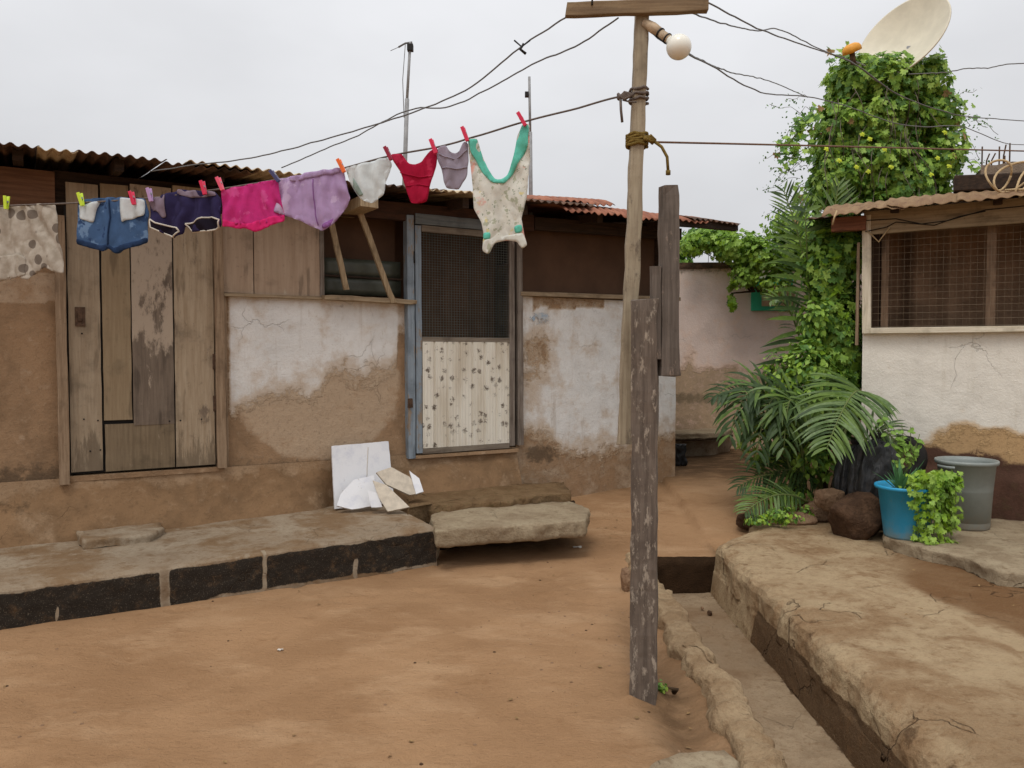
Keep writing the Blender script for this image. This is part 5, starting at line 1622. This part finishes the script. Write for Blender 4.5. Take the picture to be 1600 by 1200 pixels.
# blue pot with two plants, grey bucket
pp = onz(1433, 846, .2); pp.y += .16; pp.z = .2
pot = thing("plant_pot", pp, 0, "bright blue plastic pot on the concrete slab, spilling a trailing plant", "pot")
b = MB(); b.lathe([(.0, .004), (.15, .0), (.155, .015), (.20, .36), (.222, .362), (.226, .375), (.222, .388), (.205, .386), (.195, .36), (.18, .33), (0, .33)], 40); b.build("body", M['bluepl'], pot)
b = MB(); b.lathe([(0, .345), (.1, .35), (.19, .34)], 24, wob=.05); b.build("soil", M['soil'], pot)
def leaf(b, P, N, U, s, m, lobes=False):
    N = N.normalized(); T = U - N * U.dot(N)
    T = T.normalized() if T.length > 1e-5 else N.orthogonal().normalized()
    Bv = N.cross(T)
    if lobes: sh = ((0, -.15), (.42, -.25), (.55, .15), (.32, .22), (.42, .62), (.12, .55), (0, .95), (-.12, .55), (-.42, .62), (-.32, .22), (-.55, .15), (-.42, -.25))
    else: sh = ((0, -.1), (.3, .05), (.36, .4), (.18, .75), (0, 1), (-.18, .75), (-.36, .4), (-.3, .05))
    c = b.vert(P + T * (.25 * s) - N * (.10 * s))
    r_ = [b.vert(P + Bv * (x * s) + T * (y * s) - N * (s * .12 * (y * y))) for x, y in sh]
    for i in range(len(r_)): b.face((c, r_[i], r_[(i + 1) % len(r_)]), m, True)
def strip(b, p0, d0, n0, L, w, droop, m, seg=4, fold=.25):
    """long leaf blade"""
    p = Vector(p0); d = Vector(d0).normalized(); prev = None
    for k in range(seg + 1):
        t_ = k / seg
        sd_v = d.cross(Vector(n0)); sd_v = sd_v.normalized() if sd_v.length > 1e-4 else d.orthogonal().normalized()
        up = sd_v.cross(d)
        ww = w * (.45 + 1.1 * t_ if t_ < .45 else 1.0 * (1 - ((t_ - .45) / .55) ** 1.6) + .02)
        row = (b.vert(p + sd_v * ww + up * (fold * ww)), b.vert(p), b.vert(p - sd_v * ww + up * (fold * ww)))
        if prev:
            b.face((prev[0], prev[1], row[1], row[0]), m, True); b.face((prev[1], prev[2], row[2], row[1]), m, True)
        prev = row
        p = p + d * (L / seg); d = (d + Vector((0, 0, -droop / seg))).normalized()
al = thing("aloe_plant", pp + Vector((-.06, -.03, .345)), 0, "spiky grey green aloe rosette growing in the blue pot", "plant")
b = MB(); random.seed(5)
for k in range(26):
    a = random.uniform(0, 6.283); e = random.uniform(.5, 1.35)
    strip(b, (.02 * math.cos(a), .02 * math.sin(a), 0), (math.cos(a) * math.cos(e), math.sin(a) * math.cos(e), math.sin(e)), (0, 0, 1), random.uniform(.16, .30), .013, random.uniform(-.1, .35), 0, 5, .6)
b.build("leaves", M['aloe'], al)
tp = thing("trailing_plant", pp + Vector((.1, -.08, .35)), 0, "lime green trailing plant hanging down the side of the blue pot", "plant")
b = MB(); random.seed(8)
vines = MB()
for k in range(42):
    a = random.uniform(-2.6, .7); s0 = Vector((random.uniform(-.06, .08), random.uniform(-.08, .1), random.uniform(0, .05)))
    rad = random.uniform(.1, .2); dn = random.uniform(.08, .42) if k > 8 else -.05
    pts = []
    for q in range(9):
        t_ = q / 8
        p = s0 + Vector((math.cos(a) * rad * min(1, t_ * 2.2), math.sin(a) * rad * min(1, t_ * 2.2), .09 * math.sin(t_ * 3.1) - dn * max(0, t_ - .25) / .75))
        pts.append(p)
        for z in range(5):
            n_ = Vector((math.cos(a) + random.gauss(0, .5), math.sin(a) + random.gauss(0, .5), random.uniform(.2, 1.0)))
            leaf(b, p + Vector((random.gauss(0, .018), random.gauss(0, .018), random.gauss(0, .014))), n_, Vector((random.gauss(0, .6), random.gauss(0, .6), -1)), random.uniform(.03, .05), random.choice((0, 0, 1, 2)), True)
    vines.tube(pts, .0025, 5)
vines.build("stems", M['stem'], tp); b.build("leaves", [M['lfy'], M['lf3'], M['lf1']], tp)
gb = onz(1524, 829, .2); gb.y += .14; gb.z = .2
bk = thing("bucket", gb, R(-29), "large dull grey plastic bucket standing against the cream wall", "bucket")
b = MB(); b.lathe([(.0, .004), (.165, .0), (.172, .012), (.178, .2), (.205, .5), (.222, .502), (.226, .52), (.222, .532), (.208, .53), (.198, .5), (.172, .03), (0, .02)], 44); b.build("body", M['greypl'], bk)
b = MB(); b.grid(20, 2, lambda i, j: Vector((.228 * math.cos(R(-150 + 40 * i)), .228 * math.sin(R(-150 + 40 * i)) - .012 * math.sin(i * math.pi), .495 - .02 * j))); b.build("handle", M['greypl'], bk, solid=.006)

# ------------------------------------------------------------------ VEGETATION
def cloud(b, c, rad, n, s, mats, lobes=True, shell=.55, gap=.0, seed=0, droop=.5):
    random.seed(seed)
    k = 0; tries = 0
    while k < n and tries < n * 6:
        tries += 1
        d = Vector((random.gauss(0, 1), random.gauss(0, 1), random.gauss(0, 1))).normalized()
        rr = (shell + (1 - shell) * random.random() ** .6) * (1 + .28 * fbm(d.x, d.y, d.z + seed, 2.2, 3))
        P = Vector((c[0] + d.x * rad[0] * rr, c[1] + d.y * rad[1] * rr, c[2] + d.z * rad[2] * rr))
        dens = fbm(P.x, P.y, P.z + seed, 2.6, 3)
        if dens < gap - .25: continue
        N = d + Vector((random.gauss(0, .45), random.gauss(0, .45), random.gauss(0, .35) + .35))
        leaf(b, P, N, Vector((random.gauss(0, .6), random.gauss(0, .6), -droop - random.random())), s * random.triangular(.4, 1.45, .85), random.choices(range(len(mats)), mats)[0] if isinstance(mats[0], (int, float)) else 0, lobes)
        k += 1

# vine tower carrying the dish
YV = 9.5
vb = at(1365, 300, YV); vb.z = .2
vt = thing("vine_tower", vb, 0, "tall column smothered in bitter gourd vine with small yellow flowers, below the dish", "vine")
b = MB(); b.tube([(0, 0, 0), (.03, 0, 2), (-.02, 0, 4.4)], [.11, .09, .07], 10); b.tube([(.3, .2, 0), (.34, .2, 2), (.3, .2, 4.3)], .05, 8); b.tube([(-.35, .1, 0), (-.36, .2, 2), (-.4, .1, 4.0)], .04, 8)
b.build("trunk", M['bark'], vt)
b = MB()
def vl(x, y, Y=YV): return at(x, y, Y) - vb
for k, (x, y, rx, rz, n) in enumerate(((1372, 135, 88, 48, 2200), (1330, 130, 48, 44, 1000), (1432, 132, 52, 44, 1000), (1375, 190, 108, 60, 3000), (1365, 255, 118, 60, 3400), (1400, 290, 105, 50, 2000), (1300, 290, 45, 60, 900), (1462, 240, 42, 60, 900), (1380, 340, 110, 60, 1600), (1305, 205, 42, 60, 700), (1455, 185, 40, 50, 700))):
    sc = YV / F
    cloud(b, vl(x, y), (rx * sc * .80, .55, rz * sc * .90), n, .074, (4, 3, 3), True, .4, .03, 50 + k)
# hanging sprays on the side and loose shoots
random.seed(77)
shoots = MB()
for (x, y, dx, dy, ln, cnt) in ((1275, 170, -40, 60, 1, 40), (1262, 190, -45, 55, 1, 45), (1258, 230, -30, 40, 1, 30), (1490, 170, 20, 40, 1, 24), (1492, 230, 22, 30, 1, 26), (1320, 95, -18, -14, 1, 16), (1460, 95, 15, -6, 1, 18), (1255, 300, -14, 60, 1, 40), (1495, 285, 15, 30, 1, 30)):
    pts = [vl(x + dx * t_ + 6 * math.sin(t_ * 5 + x), y + dy * t_ ** 1.5, YV - .3) for t_ in [q / 8 for q in range(9)]]
    shoots = MB(); shoots.tube(pts, .005, 5); shoots.build("shoot", M['stem'], vt)
    for z in range(cnt):
        p = random.choice(pts); leaf(b, p + Vector((random.gauss(0, .05), random.gauss(0, .06), random.gauss(0, .06))), Vector((random.gauss(0, .5), -.6, random.random())), Vector((random.gauss(0, .5), 0, -1)), random.uniform(.05, .09), random.choice((0, 1, 2)), True)
for k in range(260):
    q = random.choice(b.v[-60000:]); leaf(b, Vector(q) + Vector((0, -.02, 0)), Vector((random.gauss(0, .5), -1, .4)), Vector((random.gauss(0, .5), 0, -1)), random.uniform(.04, .1), random.choice((3, 3, 4)), True)
b.build("foliage", [M['lf1'], M['lf2'], M['lf3'], M['lfy'], M['drygrass']], vt)
st_ = MB()
for k in range(26):
    x, y = random.uniform(1300, 1450), random.uniform(110, 250); dx = random.uniform(-50, 50)
    st_.tube([vl(x + dx * t_ + 8 * math.sin(t_ * 6 + k), y + 110 * t_, YV - .46 - .12 * math.sin(t_ * 9 + k)) for t_ in [q / 10 for q in range(11)]], .004, 5)
tag(st_.build("vine_stems", M['twig'], vt), kind="stuff")
# wispy dry tendrils with tiny leaves
tw = MB()
for k in range(34):
    x, y = random.choice(((1262, 170), (1255, 210), (1250, 250), (1255, 290), (1265, 330), (1495, 190), (1500, 240)))
    x += random.gauss(0, 8); y += random.gauss(0, 22)
    dx = random.uniform(-60, -14) if x < 1400 else random.uniform(10, 50); dy = random.uniform(-30, 30)
    pts = [vl(x + dx * t_, y + dy * t_ + 14 * t_ * t_ + 3 * math.sin(t_ * 9 + k), YV - .2) for t_ in [q / 6 for q in range(7)]]
    tw.tube(pts, .0028, 4)
    for z in range(13):
        p = pts[random.randrange(2, 7)] + Vector((random.gauss(0, .045), random.gauss(0, .03), random.gauss(0, .04)))
        leaf(tw, p, Vector((random.gauss(0, 1), -1, random.gauss(0, 1))), Vector((random.gauss(0, 1), 0, -1)), random.uniform(.018, .034), 1)
tag(tw.build("tendrils", [M['twig'], M['lf2']], vt), kind="stuff")
fl = MB()
random.seed(4)
for (x, y) in ((1348, 209), (1360, 216), (1383, 233), (1292, 232), (1312, 250), (1339, 260), (1357, 267), (1393, 260), (1466, 246), (1484, 259), (1456, 272), (1477, 206)):
    p = vl(x, y, YV - .72); fl = MB()
    for q in range(5):
        a = q * 1.2566 + random.random(); leaf(fl, p, Vector((.3 * math.cos(a), -1, .3 * math.sin(a) + .4)), Vector((math.cos(a), 0, math.sin(a))), .036, 0)
    fl.build("flower", M['flower'], vt)

# satellite dish
dc = at(1414, 64, 9.3)
ds = thing("satellite_dish", dc, 0, "big cream satellite dish tilted skyward above the vine column", "satellite dish")
nrm = Vector((-.76, -.48, .42)).normalized()          # direction the bowl faces
b = MB(); RAD = .535
prof = [(RAD * k / 12, .30 * (k / 12) ** 2 * RAD) for k in range(0, 13)]
b.lathe([(max(r, .001), z) for r, z in prof], 56); b.lathe([(RAD, prof[-1][1]), (RAD + .012, prof[-1][1] + .004), (RAD + .012, prof[-1][1] - .012), (RAD, prof[-1][1] - .012)] + [(max(r, .001), z - .012) for r, z in prof[::-1]], 56)
bowl = b.build("bowl", M['dish'], ds)
bowl.rotation_euler = nrm.to_track_quat('Z', 'Y').to_euler(); bowl.location = -nrm * .09
b = MB(); b.tube([-nrm * .1, Vector((.05, .12, -.45)), Vector((.0, .1, -1.2))], .03, 10); b.build("mount", M['steel'], ds)
fc = at(1331, 86, 9.0) - dc
b = MB(); b.tube([Vector((-.25, -.1, -.45)), fc * .7 + Vector((0, 0, -.18)), fc + Vector((0, 0, -.06))], .012, 8); b.build("feed_arm", M['steel'], ds)
b = MB()
b.lathe([(.001, .085), (.05, .082), (.085, .06), (.1, .03), (.105, -.02), (.09, -.022), (.08, .02), (.001, .05)], 24)
cv = b.build("cover", M['orange'], ds); cv.location = fc + Vector((0, 0, .05)); cv.rotation_euler = (R(18), R(-24), 0); cv.scale = (1.05, .8, .85)
b = MB(); b.tube([fc + Vector((0, 0, .04)), fc + Vector((.02, 0, -.1))], .03, 12); b.build("receiver", M['rustiron'], ds)

# palms
def frond(b, rb, P0, P1, P2, n, ll, w, mats, seed, bias=(0, -.2, 1), droop=.6, ang=.75):
    random.seed(seed)
    P0, P1, P2 = map(Vector, (P0, P1, P2)); pts = []
    N = 24
    for k in range(N + 1):
        t_ = k / N; pts.append(P0 * (1 - t_) ** 2 + P1 * 2 * t_ * (1 - t_) + P2 * t_ * t_)
    rb.tube(pts, [.011 * (1 - .8 * k / N) + .002 for k in range(N + 1)], 6)
    nb = Vector(bias).normalized()
    for k in range(n):
        t_ = .16 + .84 * k / (n - 1)
        i = min(int(t_ * N), N - 1); p = pts[i].lerp(pts[i + 1], t_ * N - i); tg = (pts[i + 1] - pts[i]).normalized()
        sd_v = tg.cross(nb); sd_v = sd_v.normalized() if sd_v.length > 1e-3 else tg.orthogonal().normalized()
        L = ll * (math.sin(math.pi * (.14 + .8 * t_)) ** .7) * random.uniform(.85, 1.08)
        for s in (-1, 1):
            d = sd_v * s * math.sin(ang + .35 * (1 - t_)) + tg * math.cos(ang + .35 * (1 - t_)) + nb * random.uniform(.0, .28) + Vector((random.gauss(0, .06), random.gauss(0, .06), random.gauss(0, .06)))
            strip(b, p, d, nb, L, w * random.uniform(.8, 1.15), droop * random.uniform(.7, 1.3), random.choices(range(len(mats)), mats)[0], 5, .3)


def palm(name, label, base, fr, stems):
    t_ = thing(name, base, 0, label, "palm", "palms in the planted corner")
    b, rb = MB(), MB()
    for k, (P, n, ll, w, mats, bias, dr, ang) in enumerate(fr):
        q = [at(*p) - base for p in P]
        frond(b, rb, q[0], q[1], q[2], n, ll, w, mats, hash(label) % 7 * 0 + len(label) * 10 + k, bias, dr, ang)
    b.build("fronds", [M['palm1'], M['palm2'], M['palm3']], t_)
    for p, q, r0 in stems: rb.tube([at(*p) - base, (at(*p) + at(*q)) / 2 - base, at(*q) - base], [r0, r0 * .9, r0 * .7], 8)
    rb.build("trunk", M['stem'], t_)
A_, D_, Gy = (5, 2, 1), (1, 5, 0), (2, 1, 3)
palm("palm", "tall upright palm with fronds spread sideways before the pink wall", onz(1285, 795, .2) + Vector((0, .4, 0)), [
    (((1283, 790, 7.5), (1268, 560, 7.5), (1258, 330, 7.4)), 26, .66, .026, A_, (.25, -1, .35), .35, 1.3),
    (((1270, 640, 7.6), (1245, 450, 7.6), (1205, 470, 7.5)), 18, .3, .015, A_, (0, -.6, 1), .7, .8),
    (((1295, 600, 7.5), (1305, 470, 7.45), (1318, 560, 7.4)), 28, .36, .012, (2, 3, 1), (-.4, -1, .4), .5, .55),
    (((1278, 560, 7.6), (1265, 400, 7.6), (1225, 300, 7.6)), 26, .4, .012, (1, 2, 2), (0, -1, .3), .3, .7),
    (((1290, 560, 7.6), (1290, 400, 7.6), (1310, 290, 7.6)), 24, .4, .012, (1, 1, 3), (0, -1, .3), .3, .6)],
     [((1284, 800, 7.5), (1272, 600, 7.55), .03), ((1290, 800, 7.6), (1292, 620, 7.6), .025)])
palm("palm", "low arching palm whose grey green frond reaches over the black rubbish bags", onz(1310, 800, .2) + Vector((0, .45, 0)), [
    (((1352, 625, 7.0), (1338, 575, 6.6), (1292, 700, 6.25)), 34, .52, .016, (3, 1, 4), (-.1, -.75, .9), .75, .85),
    (((1305, 720, 7.1), (1290, 610, 7.0), (1250, 640, 6.9)), 22, .38, .015, A_, (0, -.7, .9), .9, .8),
    (((1330, 740, 6.9), (1360, 640, 6.75), (1400, 690, 6.6)), 18, .30, .012, (1, 2, 1), (0, -.7, .9), .8, .8)],
     [((1310, 800, 7.15), (1322, 640, 7.1), .022)])
palm("palm", "dark drooping palm clump at the edge of the earth passage", onz(1235, 790, .2) + Vector((0, .3, 0)), [
    (((1250, 770, 7.3), (1190, 500, 7.2), (1140, 680, 7.0)), 24, .46, .02, D_, (-.1, -.6, 1), 1.3, .7),
    (((1255, 770, 7.3), (1215, 500, 7.1), (1180, 720, 6.9)), 24, .46, .02, D_, (-.1, -.6, 1), 1.3, .7),
    (((1260, 770, 7.2), (1235, 520, 7.0), (1225, 700, 6.8)), 22, .44, .02, (2, 5, 1), (0, -.6, 1), 1.2, .7),
    (((1250, 780, 7.2), (1190, 570, 7.2), (1115, 620, 7.2)), 18, .34, .017, D_, (0, -.6, 1), 1.2, .7),
    (((1275, 780, 7.2), (1225, 715, 7.1), (1155, 760, 7.0)), 24, .36, .011, D_, (0, -.5, 1), .8, .7),
    (((1262, 785, 6.9), (1215, 755, 6.8), (1165, 800, 6.6)), 24, .32, .011, (3, 3, 2), (0, -.5, 1), .8, .7),
    (((1290, 775, 7.3), (1255, 715, 7.2), (1195, 742, 7.1)), 24, .36, .011, D_, (0, -.5, 1), .8, .7)],
     [((1255, 790, 7.2), (1250, 700, 7.25), .025)])

# shrubs and creeper
def shrub(name, label, cat, base, blobs, mats, size, lobes=True, gap=-.02, trunk=None, group=None):
    t_ = thing(name, base, 0, label, cat, group)
    b = MB()
    for k, (x, y, Y, rx, rz, ry, n) in enumerate(blobs):
        cloud(b, at(x, y, Y) - base, (rx * Y / F, ry, rz * Y / F), n, size, mats, lobes, .35, gap, int(x + y) + k)
    b.build("foliage", [M['lf1'], M['lf2'], M['lf3'], M['lfy']], t_)
    b = MB(); random.seed(int(base.x * 100))
    for (x, y, Y, rx, rz, ry, n) in blobs:
        q = at(x, y, Y) - base
        b.tube([Vector((random.gauss(0, .05), random.gauss(0, .05), -.02)), q * .5 + Vector((random.gauss(0, .08), random.gauss(0, .08), 0)), q], [.014, .009, .004], 6)
    b.build("stems", M['bark'], t_)
shrub("vine_curtain", "dark green vine curtain hanging at the corner of the wire mesh veranda", "vine", Vector((2.95, 7.6, .2)),
      [(1298, 420, 7.45, 44, 76, .22, 1300), (1308, 520, 7.4, 40, 84, .22, 1200), (1290, 370, 7.8, 40, 40, .25, 500), (1300, 620, 7.4, 44, 76, .22, 1000), (1322, 390, 7.4, 26, 50, .2, 500), (1325, 560, 7.35, 22, 80, .15, 500)], (5, 4, 2, 1), .075)
shrub("shrub", "bright green leafy shrub growing up through the palms", "shrub", onz(1265, 790, .2) + Vector((0, .5, 0)),
      [(1275, 510, 7.3, 26, 60, .2, 420), (1262, 580, 7.25, 40, 56, .25, 560), (1258, 640, 7.2, 44, 56, .28, 560), (1225, 600, 7.3, 44, 60, .25, 520), (1270, 715, 7.3, 50, 40, .25, 420), (1200, 670, 7.35, 54, 66, .25, 560), (1225, 770, 7.1, 46, 20, .2, 200)], (4, 3, 2, 1), .055, False)
shrub("creeper", "yellow green creeper spilling over the top of the pink wall", "creeper", Vector((3.2, 10.5, 2.4)),
      [(1110, 372, 10.5, 40, 18, .25, 520), (1150, 385, 10.4, 44, 28, .3, 950), (1200, 400, 10.3, 48, 34, .3, 1100), (1250, 390, 10.2, 46, 44, .3, 1000), (1160, 430, 10.35, 22, 22, .15, 200), (1145, 462, 10.35, 9, 24, .1, 90), (1172, 425, 10.35, 14, 26, .12, 120), (1232, 350, 10.2, 40, 30, .3, 380), (1082, 385, 10.5, 26, 16, .2, 130), (1210, 440, 10.2, 30, 24, .2, 200)], (4, 1, 4, 3), .06, True, .06)
shrub("tree", "dark tree seen through the gap under the tin eave", "tree", Vector((3.6, 16, .2)),
      [(1075, 382, 16, 32, 20, .6, 500), (1110, 368, 16, 40, 16, .6, 500), (1062, 415, 16, 18, 22, .5, 200)], (1, 6, 0, 0), .12, True, .08)
shrub("weed", "small green weed sprouting by the foot of the stout post", "weed", onz(1030, 1080, 0),
      [(1032, 1072, 3.68, 12, 9, .04, 46)], (2, 4, 1, 0), .024, False)
shrub("weed", "yellowish weeds growing over the mossy stone at the platform corner", "weed", onz(1235, 815, .12),
      [(1225, 805, 6.55, 34, 14, .12, 200), (1255, 798, 6.75, 20, 9, .1, 90), (1185, 812, 6.5, 24, 10, .1, 90)], (3, 3, 2, 2), .035, False)
b = MB(); random.seed(21)
t_ = thing("weed", onz(1400, 760, .2), 0, "thin upright weed with pale leaves behind the blue pot", "weed")
bs_ = onz(1400, 760, .2)
for k in range(9):
    q0 = at(1408 + random.gauss(0, 5), 745, 6.2) - bs_; q1 = at(1408 + random.gauss(0, 22), 690 + random.gauss(0, 16), 6.2) - bs_
    b.tube([q0, (q0 + q1) / 2 + Vector((.02, 0, 0)), q1], .003, 5, 1)
    for z in range(8): leaf(b, q0.lerp(q1, random.uniform(.3, 1)) + Vector((random.gauss(0, .02), random.gauss(0, .02), 0)), Vector((random.gauss(0, .5), -.7, .6)), Vector((random.gauss(0, 1), 0, -.4)), .045, 0)
b.build("leaves", [M['lf1'], M['stem']], t_)
# dry leaves on the ground
random.seed(31)
b = MB()
for k in range(70):
    x, y = random.choice(((random.gauss(.75, .2), random.gauss(3.4, .5)), (random.uniform(-2.5, .8), random.uniform(2.5, 6)), (random.gauss(.9, .2), random.gauss(7.2, .5)), (random.uniform(1.7, 3), random.uniform(3.4, 6.3))))
    z = ground_z(x, y) if x < 1 else .12
    if .85 < x < 1.65 and y < 6.1: continue
    leaf(b, Vector((x, y, z + .008)), Vector((random.gauss(0, .25), random.gauss(0, .25), 1)), Vector((random.gauss(0, 1), random.gauss(0, 1), 0)), random.uniform(.01, .028), 0)
tag(b.build("leaf_litter", M['drygrass']), "bits of dry leaf scattered over yard and platform", "leaf litter", kind="stuff")
